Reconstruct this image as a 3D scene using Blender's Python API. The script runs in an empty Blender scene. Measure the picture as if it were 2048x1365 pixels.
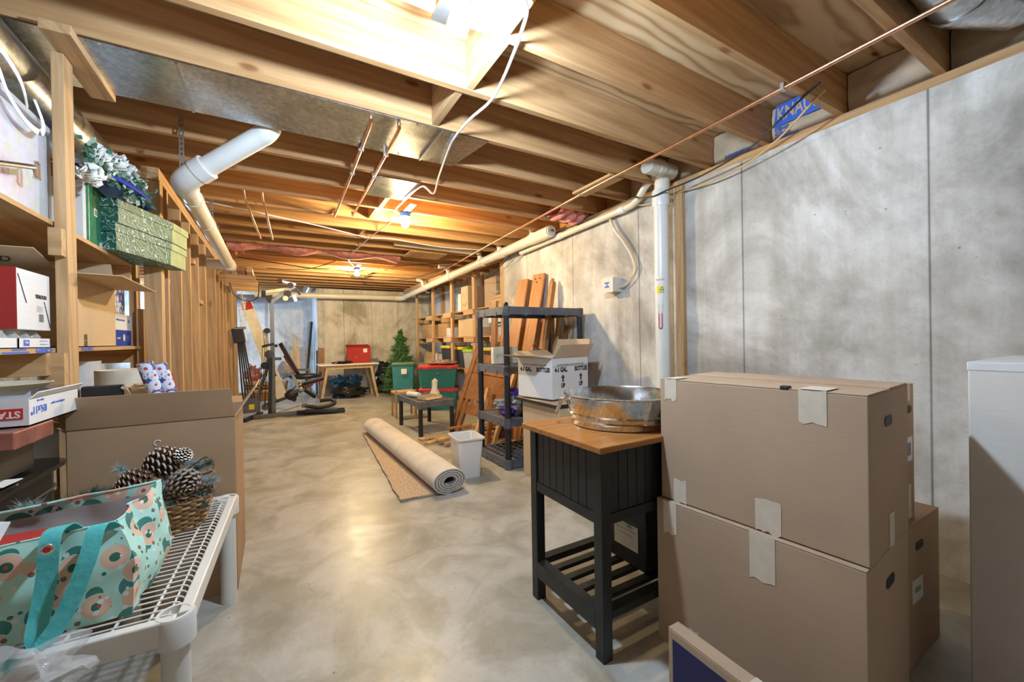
import bpy, bmesh, math, random
from mathutils import Vector, Matrix, noise
random.seed(7)
R = math.radians
C = bpy.context.scene.collection
scene = bpy.context.scene
# ------------------------------------------------------------------ camera
FPX, YAW, PIT, ROL, CAMH = 812.4, 0.5270, -0.0050, -0.0168, 1.18
cy, sy = math.cos(YAW), math.sin(YAW)
_r, _f, _u = Vector((cy, -sy, 0)), Vector((sy, cy, 0)), Vector((0, 0, 1))
_w = _f*math.cos(PIT) + _u*math.sin(PIT); _u2 = -_f*math.sin(PIT) + _u*math.cos(PIT)
_rr = _r*math.cos(ROL) + _u2*math.sin(ROL); _uu = -_r*math.sin(ROL) + _u2*math.cos(ROL)
cam_d = bpy.data.cameras.new('camera'); cam = bpy.data.objects.new('camera', cam_d); C.objects.link(cam)
cam_d.sensor_width = 36; cam_d.lens = FPX/2048*36; cam_d.clip_start = 0.05; cam_d.clip_end = 60
m = Matrix((( _rr.x, _uu.x, -_w.x, 0), (_rr.y, _uu.y, -_w.y, 0), (_rr.z, _uu.z, -_w.z, CAMH), (0, 0, 0, 1)))
cam.matrix_world = m
scene.camera = cam
# ------------------------------------------------------------------ world, exposure
scene.view_settings.view_transform = 'Standard'; scene.view_settings.look = 'None'
scene.view_settings.gamma = 1.0; scene.view_settings.use_curve_mapping = False
scene.view_settings.exposure = 0.0
world = bpy.data.worlds.new('world'); scene.world = world; world.use_nodes = True
bg = world.node_tree.nodes['Background']; bg.inputs['Color'].default_value = (1.0, 0.90, 0.76, 1); bg.inputs['Strength'].default_value = 0.24
COOL = (0.63, 0.81, 1.0); WARM = (1.0, 0.76, 0.40)
BULB = ((0.565, 1.30, 2.275, COOL, 2350.0), (1.10, 3.90, 2.31, WARM, 2000.0), (1.19, 7.15, 2.31, WARM, 2700.0))
def area(name, loc, rot, sx, sy_, power, col):
    d = bpy.data.lights.new(name, 'AREA'); d.shape = 'RECTANGLE'; d.size = sx; d.size_y = sy_; d.energy = power; d.color = col
    o = bpy.data.objects.new(name, d); o.location = loc; o.rotation_euler = rot; C.objects.link(o); return o
area('window_daylight', (-2.93, 10.2, 1.6), (0, R(-90), 0), 1.1, 1.1, 150, (0.45, 0.68, 1.0))
area('window_daylight', (-2.93, 4.4, 1.7), (0, R(-90), 0), 0.9, 1.3, 10, (0.68, 0.82, 1.0))

# ------------------------------------------------------------------ materials
MATS = {}
def newmat(name):
    m = bpy.data.materials.new(name); m.use_nodes = True
    return m, m.node_tree, m.node_tree.nodes['Principled BSDF']
def ramp(nt, fac, stops):
    n = nt.nodes.new('ShaderNodeValToRGB'); e = n.color_ramp.elements
    while len(e) > 1: e.remove(e[-1])
    e[0].position = stops[0][0]; e[0].color = (*stops[0][1], 1)
    for p, c in stops[1:]:
        k = e.new(p); k.color = (*c, 1)
    nt.links.new(fac, n.inputs[0]); return n.outputs[0]
def texc(nt, scale=(1, 1, 1), rnd=True, kind='Object'):
    tc = nt.nodes.new('ShaderNodeTexCoord'); mp = nt.nodes.new('ShaderNodeMapping'); mp.inputs['Scale'].default_value = scale
    nt.links.new(tc.outputs[kind], mp.inputs['Vector'])
    if rnd:
        oi = nt.nodes.new('ShaderNodeObjectInfo'); mu = nt.nodes.new('ShaderNodeMath'); mu.operation = 'MULTIPLY'; mu.inputs[1].default_value = 37.0
        nt.links.new(oi.outputs['Random'], mu.inputs[0]); nt.links.new(mu.outputs[0], mp.inputs['Location'])
    return mp.outputs[0]
def noise_n(nt, vec, scale, detail=3, rough=0.5, dist=0.0):
    n = nt.nodes.new('ShaderNodeTexNoise'); n.inputs['Scale'].default_value = scale; n.inputs['Detail'].default_value = detail
    n.inputs['Roughness'].default_value = rough; n.inputs['Distortion'].default_value = dist
    nt.links.new(vec, n.inputs['Vector']); return n.outputs['Fac']
def mixc(nt, fac, a, b, mode='MIX'):
    n = nt.nodes.new('ShaderNodeMix'); n.data_type = 'RGBA'; n.blend_type = mode
    def put(sock, v):
        if hasattr(v, 'is_linked') or hasattr(v, 'links'): nt.links.new(v, sock)
        else: sock.default_value = v if isinstance(v, (int, float)) else (*v, 1)
    put(n.inputs[0], fac); put(n.inputs[6], a); put(n.inputs[7], b); return n.outputs[2]
def bump(nt, bs, h, strength=0.2, dist=0.01):
    b = nt.nodes.new('ShaderNodeBump'); b.inputs['Strength'].default_value = strength; b.inputs['Distance'].default_value = dist
    nt.links.new(h, b.inputs['Height']); nt.links.new(b.outputs[0], bs.inputs['Normal'])
def plain(name, col, rough=0.5, metal=0.0, var=0.12, scale=14, bmp=0.05, spec=0.5, **kw):
    m, nt, bs = newmat(name); v = texc(nt); f = noise_n(nt, v, scale, 4)
    c = ramp(nt, f, [(0.3, tuple(x*(1-var) for x in col)), (0.7, tuple(min(1, x*(1+var)) for x in col))])
    nt.links.new(c, bs.inputs['Base Color']); bs.inputs['Roughness'].default_value = rough; bs.inputs['Metallic'].default_value = metal
    bs.inputs['Specular IOR Level'].default_value = spec
    if bmp: bump(nt, bs, f, bmp, 0.005)
    for k, x in kw.items(): bs.inputs[k].default_value = x
    MATS[name] = m; return m
def wood(name, c1, c2, axis='X', rough=0.62, knots=0.5, sc=1.0, spec=0.3):
    m, nt, bs = newmat(name)
    st = {'X': (0.06, 1, 1), 'Y': (1, 0.06, 1), 'Z': (1, 1, 0.06)}[axis]
    v = texc(nt, tuple(s*sc for s in st))
    warp = noise_n(nt, v, 3.0, 2, 0.5, 0.6)
    big = noise_n(nt, v, 14, 3, 0.55, 1.2)
    fine = noise_n(nt, v, 120, 2, 0.6, 0.3)
    w = nt.nodes.new('ShaderNodeTexWave'); w.wave_type = 'BANDS'; w.bands_direction = 'DIAGONAL'; w.inputs['Scale'].default_value = 9
    w.inputs['Distortion'].default_value = 7; w.inputs['Detail'].default_value = 2; w.inputs['Detail Scale'].default_value = 0.7
    nt.links.new(v, w.inputs['Vector'])
    c = ramp(nt, big, [(0.25, c2), (0.7, c1)])
    wv = ramp(nt, w.outputs['Fac'], [(0.0, (0.80, 0.72, 0.62)), (0.5, (1, 1, 1)), (1.0, (0.95, 0.92, 0.86))])
    c = mixc(nt, 0.75, c, wv, 'MULTIPLY')
    fv = ramp(nt, fine, [(0.3, (0.86, 0.83, 0.8)), (0.6, (1, 1, 1))])
    c = mixc(nt, 0.6, c, fv, 'MULTIPLY')
    if knots:
        kv = texc(nt, {'X': (1.3, 3.2, 3.2), 'Y': (3.2, 1.3, 3.2), 'Z': (3.2, 3.2, 1.3)}[axis])
        vo = nt.nodes.new('ShaderNodeTexVoronoi'); vo.inputs['Scale'].default_value = 1.6; nt.links.new(kv, vo.inputs['Vector'])
        k = ramp(nt, vo.outputs['Distance'], [(0.0, (0.26, 0.15, 0.08)), (0.06, (0.42, 0.27, 0.16)), (0.10, (0.9, 0.84, 0.76)), (0.15, (1, 1, 1))])
        c = mixc(nt, knots, c, k, 'MULTIPLY')
    nt.links.new(c, bs.inputs['Base Color']); bs.inputs['Roughness'].default_value = rough; bs.inputs['Specular IOR Level'].default_value = spec
    bump(nt, bs, fine, 0.12, 0.003)
    MATS[name] = m; return m
PINE1, PINE2 = (0.66, 0.44, 0.24), (0.50, 0.30, 0.14)
for ax in 'XYZ': wood('pine_'+ax, PINE1, PINE2, ax)
for ax in 'XYZ': wood('brown_wood_'+ax, (0.40, 0.20, 0.08), (0.27, 0.12, 0.045), ax, 0.45, 0.2)
for ax in 'XYZ': wood('orange_wood_'+ax, (0.56, 0.29, 0.12), (0.40, 0.18, 0.06), ax, 0.5, 0.3)
wood('joist_wood', (0.62, 0.38, 0.19), (0.44, 0.24, 0.10), 'X', 0.6, 0.8, 0.8)
wood('cart_top_wood', (0.50, 0.22, 0.06), (0.36, 0.14, 0.035), 'X', 0.28, 0.0, 1, 0.5)
wood('light_wood_Z', (0.72, 0.52, 0.30), (0.62, 0.41, 0.21), 'Z', 0.5, 0.0)
def plywood(name):
    m, nt, bs = newmat(name); v = texc(nt, (0.35, 1.5, 1), False)
    wv = nt.nodes.new('ShaderNodeTexWave'); wv.bands_direction = 'Y'; wv.inputs['Scale'].default_value = 2.4; wv.inputs['Distortion'].default_value = 16; wv.inputs['Detail'].default_value = 3; wv.inputs['Detail Scale'].default_value = 0.9
    nt.links.new(v, wv.inputs['Vector']); n = noise_n(nt, v, 2.2, 4, 0.6, 0.6)
    c = ramp(nt, wv.outputs['Fac'], [(0.0, (0.42, 0.25, 0.11)), (0.25, (0.60, 0.41, 0.22)), (0.8, (0.70, 0.51, 0.30))])
    c = mixc(nt, 0.7, c, ramp(nt, n, [(0.3, (0.72, 0.62, 0.5)), (0.65, (1, 1, 1))]), 'MULTIPLY')
    kv = texc(nt, (1.6, 3.4, 1), False); vo = nt.nodes.new('ShaderNodeTexVoronoi'); vo.inputs['Scale'].default_value = 1.3; nt.links.new(kv, vo.inputs['Vector'])
    c = mixc(nt, 0.9, c, ramp(nt, vo.outputs['Distance'], [(0.0, (0.16, 0.08, 0.04)), (0.055, (0.25, 0.14, 0.07)), (0.075, (0.85, 0.75, 0.62)), (0.14, (1, 1, 1))]), 'MULTIPLY')
    nt.links.new(c, bs.inputs['Base Color']); bs.inputs['Roughness'].default_value = 0.65; MATS[name] = m
plywood('plywood_under')
wood('shelf_ply', (0.62, 0.42, 0.22), (0.48, 0.29, 0.13), 'Y', 0.6, 0.2, 0.7)
def concrete(name, c_lo, c_mid, c_hi, rough, big=1.1, seams=None, vert=True, coat=False):
    m, nt, bs = newmat(name)
    tc = nt.nodes.new('ShaderNodeTexCoord'); v = tc.outputs['Object']
    n1 = noise_n(nt, v, big, 6, 0.62, 0.8); n2 = noise_n(nt, v, 7, 5, 0.65, 0.4); n3 = noise_n(nt, v, 60, 3, 0.6)
    mp = nt.nodes.new('ShaderNodeMapping'); mp.inputs['Scale'].default_value = (5, 5, 0.5) if vert else (1, 1, 1)
    nt.links.new(v, mp.inputs['Vector']); n4 = noise_n(nt, mp.outputs[0], 2.2, 4, 0.6, 0.3)
    c = ramp(nt, n1, [(0.37, c_lo), (0.46, c_mid), (0.56, c_hi)])
    c = mixc(nt, 0.55, c, ramp(nt, n2, [(0.3, (0.72, 0.70, 0.66)), (0.6, (1, 1, 1))]), 'MULTIPLY')
    c = mixc(nt, 0.45, c, ramp(nt, n4, [(0.35, (0.72, 0.69, 0.62)), (0.6, (1, 1, 1))]), 'MULTIPLY')
    c = mixc(nt, 0.5, c, ramp(nt, n3, [(0.25, (0.75, 0.74, 0.72)), (0.45, (1, 1, 1))]), 'MULTIPLY')
    vo = nt.nodes.new('ShaderNodeTexVoronoi'); vo.inputs['Scale'].default_value = 7; nt.links.new(v, vo.inputs['Vector'])
    c = mixc(nt, 0.8, c, ramp(nt, vo.outputs['Distance'], [(0.0, (0.25, 0.25, 0.27)), (0.030, (0.4, 0.4, 0.42)), (0.045, (1, 1, 1))]), 'MULTIPLY')
    if seams:
        ax, pos, step = seams
        sp = nt.nodes.new('ShaderNodeSeparateXYZ'); nt.links.new(v, sp.inputs[0])
        a = nt.nodes.new('ShaderNodeMath'); a.operation = 'SUBTRACT'; nt.links.new(sp.outputs[ax], a.inputs[0]); a.inputs[1].default_value = pos - step/2
        b = nt.nodes.new('ShaderNodeMath'); b.operation = 'FLOORED_MODULO'; nt.links.new(a.outputs[0], b.inputs[0]); b.inputs[1].default_value = step
        d = nt.nodes.new('ShaderNodeMath'); d.operation = 'SUBTRACT'; nt.links.new(b.outputs[0], d.inputs[0]); d.inputs[1].default_value = step/2
        e = nt.nodes.new('ShaderNodeMath'); e.operation = 'ABSOLUTE'; nt.links.new(d.outputs[0], e.inputs[0])
        n5 = noise_n(nt, v, 5, 3); f = nt.nodes.new('ShaderNodeMath'); f.operation = 'MULTIPLY_ADD'; nt.links.new(n5, f.inputs[0]); f.inputs[1].default_value = -0.004; nt.links.new(e.outputs[0], f.inputs[2])
        c = mixc(nt, 0.85, c, ramp(nt, f.outputs[0], [(0.0, (0.28, 0.28, 0.28)), (0.0012, (0.6, 0.6, 0.6)), (0.004, (0.92, 0.92, 0.92)), (0.012, (1, 1, 1))]), 'MULTIPLY')
    nt.links.new(c, bs.inputs['Base Color'])
    rr = nt.nodes.new('ShaderNodeMapRange'); rr.inputs['To Min'].default_value = rough-0.14; rr.inputs['To Max'].default_value = rough+0.14
    nt.links.new(n2, rr.inputs['Value']); nt.links.new(rr.outputs[0], bs.inputs['Roughness'])
    bs.inputs['Specular IOR Level'].default_value = 0.4
    bump(nt, bs, n2, 0.12, 0.01)
    MATS[name] = m; return m
concrete('concrete_wall', (0.42, 0.41, 0.39), (0.60, 0.59, 0.57), (0.80, 0.80, 0.80), 0.8, 1.0, (1, 0.69, 0.92))
concrete('concrete_back', (0.40, 0.38, 0.31), (0.64, 0.61, 0.54), (0.76, 0.74, 0.68), 0.8, 1.5, (0, 1.35, 0.61))
concrete('concrete_floor', (0.35, 0.335, 0.28), (0.41, 0.395, 0.345), (0.50, 0.49, 0.455), 0.36, 2.6, None, False)
def cardboard(name, col, rough=0.75):
    m, nt, bs = newmat(name); v = texc(nt)
    a = noise_n(nt, v, 2.5, 3); b = noise_n(nt, texc(nt, (1, 1, 25)), 14, 2)
    c = ramp(nt, a, [(0.3, tuple(x*0.9 for x in col)), (0.7, tuple(x*1.06 for x in col))])
    c = mixc(nt, 0.5, c, ramp(nt, b, [(0.3, (0.9, 0.89, 0.88)), (0.7, (1, 1, 1))]), 'MULTIPLY')
    nt.links.new(c, bs.inputs['Base Color']); bs.inputs['Roughness'].default_value = rough; bs.inputs['Specular IOR Level'].default_value = 0.25
    bump(nt, bs, b, 0.05, 0.002); MATS[name] = m; return m
cardboard('cardboard', (0.50, 0.36, 0.25)); cardboard('cardboard_dark', (0.42, 0.28, 0.17)); cardboard('cardboard_light', (0.62, 0.46, 0.29))
cardboard('white_board', (0.78, 0.78, 0.80)); cardboard('cream_board', (0.79, 0.76, 0.72)); cardboard('red_board', (0.42, 0.04, 0.035)); cardboard('navy_board', (0.035, 0.035, 0.11)); cardboard('blue_board', (0.03, 0.07, 0.42))
plain('tape', (0.72, 0.62, 0.50), 0.45, 0, 0.05, 30); plain('white_label', (0.80, 0.80, 0.78), 0.4, 0, 0.03)
plain('ink_black', (0.02, 0.02, 0.02), 0.6, 0, 0, bmp=0); plain('ink_blue', (0.04, 0.13, 0.60), 0.6, 0, 0, bmp=0); plain('ink_red', (0.62, 0.04, 0.03), 0.5, 0, 0, bmp=0)
plain('ink_grey', (0.25, 0.25, 0.27), 0.6, 0, 0, bmp=0); plain('ink_white', (0.85, 0.85, 0.85), 0.6, 0, 0, bmp=0); plain('ink_green', (0.10, 0.40, 0.12), 0.6, 0, 0, bmp=0); plain('ink_yellow', (0.80, 0.70, 0.03), 0.5, 0, 0, bmp=0)
plain('pvc_white', (0.80, 0.81, 0.80), 0.28, 0, 0.03, 8); plain('pvc_cream', (0.78, 0.73, 0.62), 0.3, 0, 0.05, 6)
plain('resin_white', (0.70, 0.68, 0.64), 0.45, 0, 0.04, 10); plain('resin_black', (0.018, 0.018, 0.022), 0.45, 0, 0.2, 10)
plain('resin_dusty', (0.11, 0.115, 0.135), 0.55, 0, 0.25, 12); plain('bin_white', (0.74, 0.73, 0.72), 0.4, 0, 0.02, 6)
plain('black_paint', (0.012, 0.014, 0.015), 0.38, 0, 0.2, 20, 0.08); plain('black_gloss', (0.012, 0.011, 0.010), 0.12, 0, 0.1, 5, 0)
plain('copper', (0.72, 0.40, 0.25), 0.32, 1.0, 0.15, 20); plain('chrome', (0.75, 0.74, 0.72), 0.15, 1.0, 0.05); plain('steel', (0.50, 0.50, 0.50), 0.35, 1.0, 0.1)
plain('cable_white', (0.80, 0.80, 0.82), 0.4); plain('cable_black', (0.02, 0.02, 0.02), 0.4); plain('cable_grey', (0.55, 0.56, 0.58), 0.4); plain('cable_yellow', (0.62, 0.42, 0.18), 0.5)
plain('kraft', (0.55, 0.42, 0.28), 0.6, 0, 0.15, 9, 0.6); plain('pink_wool', (0.68, 0.27, 0.25), 0.95, 0, 0.3, 18, 1.0)
plain('teal_plastic', (0.025, 0.20, 0.18), 0.4, 0, 0.06, 6); plain('red_plastic', (0.62, 0.05, 0.05), 0.4, 0, 0.06, 6); plain('teal_blue_plastic', (0.04, 0.24, 0.28), 0.4)
plain('green_lid', (0.10, 0.20, 0.13), 0.45); plain('yellow_lid', (0.75, 0.50, 0.02), 0.4); plain('lime_lid', (0.30, 0.62, 0.06), 0.4); plain('dark_tote', (0.03, 0.035, 0.045), 0.4)
plain('carpet_back', (0.66, 0.61, 0.55), 0.9, 0, 0.1, 6, 0.3); plain('carpet_pile', (0.50, 0.38, 0.27), 1.0, 0, 0.45, 90, 1.0); plain('carpet_edge', (0.26, 0.24, 0.23), 1.0, 0, 0.4, 60, 1.0)
plain('gunmetal', (0.20, 0.19, 0.17), 0.35, 0.8, 0.1); plain('rubber', (0.02, 0.02, 0.02), 0.6); plain('vinyl_black', (0.015, 0.015, 0.016), 0.3)
plain('white_laminate', (0.82, 0.81, 0.78), 0.35, 0, 0.02); plain('bag_plastic_black', (0.015, 0.015, 0.015), 0.2, 0, 0.1, 20, 0.6); plain('bag_plastic_blue', (0.03, 0.11, 0.20), 0.3, 0, 0.2, 14, 0.6)
plain('wicker', (0.22, 0.11, 0.045), 0.55, 0, 0.4, 40, 0.3); plain('wicker_light', (0.48, 0.30, 0.13), 0.6, 0, 0.3, 40, 0.5)
plain('cone_brown', (0.13, 0.065, 0.035), 0.6, 0, 0.4, 50); plain('cone_tip', (0.55, 0.50, 0.45), 0.6); plain('needle_teal', (0.035, 0.095, 0.085), 0.5, 0, 0.4, 30, 0); plain('needle_frost', (0.32, 0.42, 0.44), 0.5, 0, 0.3, 30, 0)
plain('tree_green', (0.075, 0.20, 0.055), 0.55, 0, 0.5, 14, 0); plain('petal', (0.86, 0.85, 0.80), 0.6, 0, 0.08); plain('leaf', (0.05, 0.15, 0.09), 0.5, 0, 0.4, 20); plain('leaf_pale', (0.28, 0.42, 0.33), 0.5, 0, 0.3, 20)
plain('blue_lid', (0.03, 0.05, 0.40), 0.35); plain('cloth_grey', (0.25, 0.25, 0.28), 0.9, 0, 0.3, 20, 0.4); plain('cloth_purple', (0.08, 0.02, 0.36), 0.9, 0, 0.2, 20, 0.4); plain('cloth_white', (0.70, 0.66, 0.58), 0.9, 0, 0.1, 20, 0.3)
plain('webbing', (0.08, 0.46, 0.47), 0.7, 0, 0.08, 60, 0.4); plain('beige_plastic', (0.60, 0.50, 0.32), 0.4, 0, 0.05); plain('foil_rose', (0.42, 0.16, 0.12), 0.25, 0.4, 0.4, 6); plain('foil_dark', (0.12, 0.10, 0.07), 0.22, 0.7, 0.5, 3)
plain('cream', (0.74, 0.68, 0.54), 0.5); plain('paper', (0.82, 0.82, 0.82), 0.6, 0, 0.03); plain('brass', (0.75, 0.58, 0.22), 0.3, 1.0); plain('canvas_print', (0.30, 0.20, 0.14), 0.9, 0, 0.9, 30, 0.3)
plain('green_box', (0.04, 0.22, 0.11), 0.35, 0, 0.2, 30); plain('hex_end', (0.38, 0.46, 0.24), 0.7, 0, 0.15, 9); plain('chair_rush', (0.50, 0.34, 0.18), 0.8, 0, 0.2, 40, 0.5)
plain('fixture_blue', (0.03, 0.16, 0.60), 0.4); plain('porcelain', (0.80, 0.80, 0.78), 0.3); plain('red_trim', (0.70, 0.10, 0.05), 0.4); plain('grey_board', (0.34, 0.34, 0.34), 0.7); plain('flex_blue', (0.45, 0.52, 0.66), 0.3, 0.6)
def galv(name, sc=16, rough=0.24, col=(0.62, 0.63, 0.64)):
    m, nt, bs = newmat(name); v = texc(nt); vo = nt.nodes.new('ShaderNodeTexVoronoi'); vo.inputs['Scale'].default_value = sc; nt.links.new(v, vo.inputs['Vector'])
    bw = nt.nodes.new('ShaderNodeRGBToBW'); nt.links.new(vo.outputs['Color'], bw.inputs[0])
    st = noise_n(nt, v, 3.5, 5, 0.6, 1.0)
    c = ramp(nt, bw.outputs[0], [(0.1, tuple(x*0.78 for x in col)), (0.9, tuple(x*1.12 for x in col))])
    c = mixc(nt, 0.5, c, ramp(nt, st, [(0.3, (0.68, 0.67, 0.66)), (0.6, (1, 1, 1))]), 'MULTIPLY')
    nt.links.new(c, bs.inputs['Base Color']); bs.inputs['Metallic'].default_value = 1.0
    rr = nt.nodes.new('ShaderNodeMapRange'); rr.inputs['To Min'].default_value = rough-0.08; rr.inputs['To Max'].default_value = rough+0.14
    nt.links.new(st, rr.inputs['Value']); nt.links.new(rr.outputs[0], bs.inputs['Roughness']); bump(nt, bs, st, 0.10, 0.01)
    MATS[name] = m; return m
galv('galvanized', 55, 0.26, (0.60, 0.61, 0.62)); galv('tub_zinc', 90, 0.14, (0.74, 0.77, 0.80))
def clear(name, col, alpha, rough=0.15):
    m, nt, bs = newmat(name); v = texc(nt); f = noise_n(nt, v, 16, 4, 0.6, 0.8)
    bs.inputs['Base Color'].default_value = (*col, 1); bs.inputs['Roughness'].default_value = rough
    mr = nt.nodes.new('ShaderNodeMapRange'); mr.inputs['To Min'].default_value = max(0.02, alpha-0.12); mr.inputs['To Max'].default_value = alpha+0.12
    nt.links.new(f, mr.inputs['Value']); nt.links.new(mr.outputs[0], bs.inputs['Alpha']); bump(nt, bs, f, 0.3, 0.01)
    MATS[name] = m; return m
clear('clear_film', (0.85, 0.85, 0.86), 0.28); clear('clear_bin', (0.80, 0.82, 0.88), 0.55, 0.3); clear('glass_clear', (0.75, 0.78, 0.78), 0.35, 0.05)
def spots(name, base, layers, sc, rough=0.6, dirt=None):
    """printed pattern: voronoi cells with concentric motifs in cycling colours"""
    m, nt, bs = newmat(name); v = texc(nt, (1, 1, 1), False)
    c = base; first = True; cur = None
    for scale, off, stops in layers:
        mp = nt.nodes.new('ShaderNodeMapping'); mp.inputs['Location'].default_value = off; nt.links.new(v, mp.inputs['Vector'])
        vo = nt.nodes.new('ShaderNodeTexVoronoi'); vo.inputs['Scale'].default_value = scale*sc; vo.inputs['Randomness'].default_value = 0.7; nt.links.new(mp.outputs[0], vo.inputs['Vector'])
        for rad, col in stops:
            lt = nt.nodes.new('ShaderNodeMath'); lt.operation = 'LESS_THAN'; nt.links.new(vo.outputs['Distance'], lt.inputs[0]); lt.inputs[1].default_value = rad
            cur = mixc(nt, lt.outputs[0], cur if cur is not None else base, col)
    nt.links.new(cur, bs.inputs['Base Color']); bs.inputs['Roughness'].default_value = rough
    MATS[name] = m; return m
spots('bag_print', (0.46, 0.76, 0.68), [(1.15, (0, .012, -.03), [(0.40, (0.05, 0.22, 0.20))]), (1.15, (0, 0, 0), [(0.44, (0.46, 0.76, 0.68)), (0.41, (0.76, 0.50, 0.38)), (0.17, (0.03, 0.14, 0.10)), (0.06, (0.55, 0.05, 0.04))]), (2.9, (0.3, 0.1, 0.2), [(0.20, (0.03, 0.16, 0.14)), (0.12, (0.60, 0.06, 0.05))]), (3.1, (0.7, 0.4, 0.9), [(0.22, (0.75, 0.78, 0.75))])], 12, 0.5)
spots('wrap_print', (0.08, 0.10, 0.28), [(1.0, (0, 0, 0), [(0.52, (0.68, 0.76, 0.88)), (0.16, (0.55, 0.06, 0.08))]), (2.6, (0.3, 0.1, 0.2), [(0.24, (0.70, 0.30, 0.30))])], 22, 0.4)
spots('floral_box', (0.62, 0.62, 0.78), [(1.0, (0, 0, 0), [(0.40, (0.70, 0.40, 0.42))]), (1.7, (0.3, 0.1, 0.2), [(0.35, (0.38, 0.55, 0.32))]), (2.4, (0.7, 0.4, 0.9), [(0.30, (0.72, 0.66, 0.26))]), (3.1, (0.2, 0.6, 0.1), [(0.3, (0.55, 0.42, 0.70))])], 6, 0.3)
def emis(name, col, strength):
    m, nt, bs = newmat(name); bs.inputs['Base Color'].default_value = (*col, 1); bs.inputs['Emission Color'].default_value = (*col, 1); bs.inputs['Emission Strength'].default_value = strength
    MATS[name] = m; return m
# ------------------------------------------------------------------ mesh builder
WM = {}
class MB:
    def __init__(s): s.v = []; s.f = []
    def add(s, vs, fs, M=None):
        n = len(s.v)
        for p in vs:
            p = Vector(p); s.v.append(M @ p if M is not None else p)
        for f in fs: s.f.append([i+n for i in f])
        return s
    def box(s, x0, x1, y0, y1, z0, z1, M=None):
        vs = [(x, y, z) for z in (z0, z1) for y in (y0, y1) for x in (x0, x1)]
        return s.add(vs, [(0, 2, 3, 1), (4, 5, 7, 6), (0, 1, 5, 4), (1, 3, 7, 5), (3, 2, 6, 7), (2, 0, 4, 6)], M)
    def cbox(s, c, sz, rz=0, rx=0, ry=0):
        M = Matrix.Translation(c) @ Matrix.Rotation(rz, 4, 'Z') @ Matrix.Rotation(ry, 4, 'Y') @ Matrix.Rotation(rx, 4, 'X')
        a, b, c2 = sz[0]/2, sz[1]/2, sz[2]/2
        return s.box(-a, a, -b, b, -c2, c2, M)
    def bar(s, p, q, w, h, up=(0, 0, 1)):
        p, q = Vector(p), Vector(q); d = (q-p); L = d.length; d.normalize(); u = Vector(up); side = d.cross(u)
        if side.length < 1e-4: side = d.cross(Vector((1, 0, 0)))
        side.normalize(); u = side.cross(d).normalized()
        M = Matrix(((d.x, side.x, u.x, p.x), (d.y, side.y, u.y, p.y), (d.z, side.z, u.z, p.z), (0, 0, 0, 1)))
        return s.box(0, L, -w/2, w/2, -h/2, h/2, M)
    def tube(s, pts, r, n=10, cap=True, flat=None):
        pts = [Vector(p) for p in pts]; N = len(pts); rs = r if isinstance(r, (list, tuple)) else [r]*N
        t0 = (pts[1]-pts[0]).normalized(); a = t0.orthogonal().normalized()
        if flat is not None:
            a = Vector(flat); a = (a - t0*a.dot(t0)).normalized()
        base = len(s.v)
        for i, p in enumerate(pts):
            t = ((pts[min(i+1, N-1)]-p).normalized() + (p-pts[max(i-1, 0)]).normalized())
            t = t.normalized() if t.length > 1e-6 else t0
            a = (a - t*a.dot(t)); a = a.normalized() if a.length > 1e-6 else t.orthogonal().normalized(); b = t.cross(a)
            for k in range(n):
                an = 2*math.pi*k/n
                s.v.append(p + (a*math.cos(an) + b*math.sin(an)*(1 if flat is None else 0.2))*rs[i])
        for i in range(N-1):
            for k in range(n):
                k2 = (k+1) % n; s.f.append([base+i*n+k, base+i*n+k2, base+(i+1)*n+k2, base+(i+1)*n+k])
        if cap:
            s.f.append([base+k for k in range(n)][::-1]); s.f.append([base+(N-1)*n+k for k in range(n)])
        return s
    def ribbon(s, pts, w, side, th=0.002):
        """flat strap: side = width direction (single vector or per point)"""
        pts = [Vector(p) for p in pts]; N = len(pts); base = len(s.v)
        for i, p in enumerate(pts):
            t = (pts[min(i+1, N-1)]-pts[max(i-1, 0)]).normalized(); sd = Vector(side[i] if isinstance(side, list) else side).normalized()
            sd = (sd - t*sd.dot(t)).normalized(); nn = t.cross(sd)
            for a, b in ((-1, -1), (1, -1), (1, 1), (-1, 1)): s.v.append(p + sd*a*w/2 + nn*b*th/2)
        for i in range(N-1):
            for k in range(4):
                k2 = (k+1) % 4; s.f.append([base+i*4+k, base+i*4+k2, base+(i+1)*4+k2, base+(i+1)*4+k])
        s.f.append([base+3, base+2, base+1, base]); s.f.append([base+(N-1)*4+k for k in range(4)])
        return s
    def lathe(s, prof, n=24, M=None, cap=True, sx=1, sy_=1):
        vs = []; fs = []
        for r, z in prof:
            for k in range(n):
                a = 2*math.pi*k/n; vs.append((r*math.cos(a)*sx, r*math.sin(a)*sy_, z))
        for i in range(len(prof)-1):
            for k in range(n):
                k2 = (k+1) % n; fs.append((i*n+k, i*n+k2, (i+1)*n+k2, (i+1)*n+k))
        if cap: fs.append(tuple(range(n))[::-1]); fs.append(tuple((len(prof)-1)*n+k for k in range(n)))
        return s.add(vs, fs, M)
    def ell(s, c, r, nu=12, nv=8, M=None, wob=0, seed=0):
        vs = []; fs = []
        for j in range(nv+1):
            th = math.pi*j/nv
            for i in range(nu):
                ph = 2*math.pi*i/nu
                d = Vector((math.sin(th)*math.cos(ph), math.sin(th)*math.sin(ph), math.cos(th)))
                k = 1 + (wob*noise.noise(d*2.2+Vector((seed*3.1, seed, 0))) if wob else 0)
                vs.append((c[0]+d.x*r[0]*k, c[1]+d.y*r[1]*k, c[2]+d.z*r[2]*k))
        for j in range(nv):
            for i in range(nu):
                i2 = (i+1) % nu; fs.append((j*nu+i, (j+1)*nu+i, (j+1)*nu+i2, j*nu+i2))
        return s.add(vs, fs, M)
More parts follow.
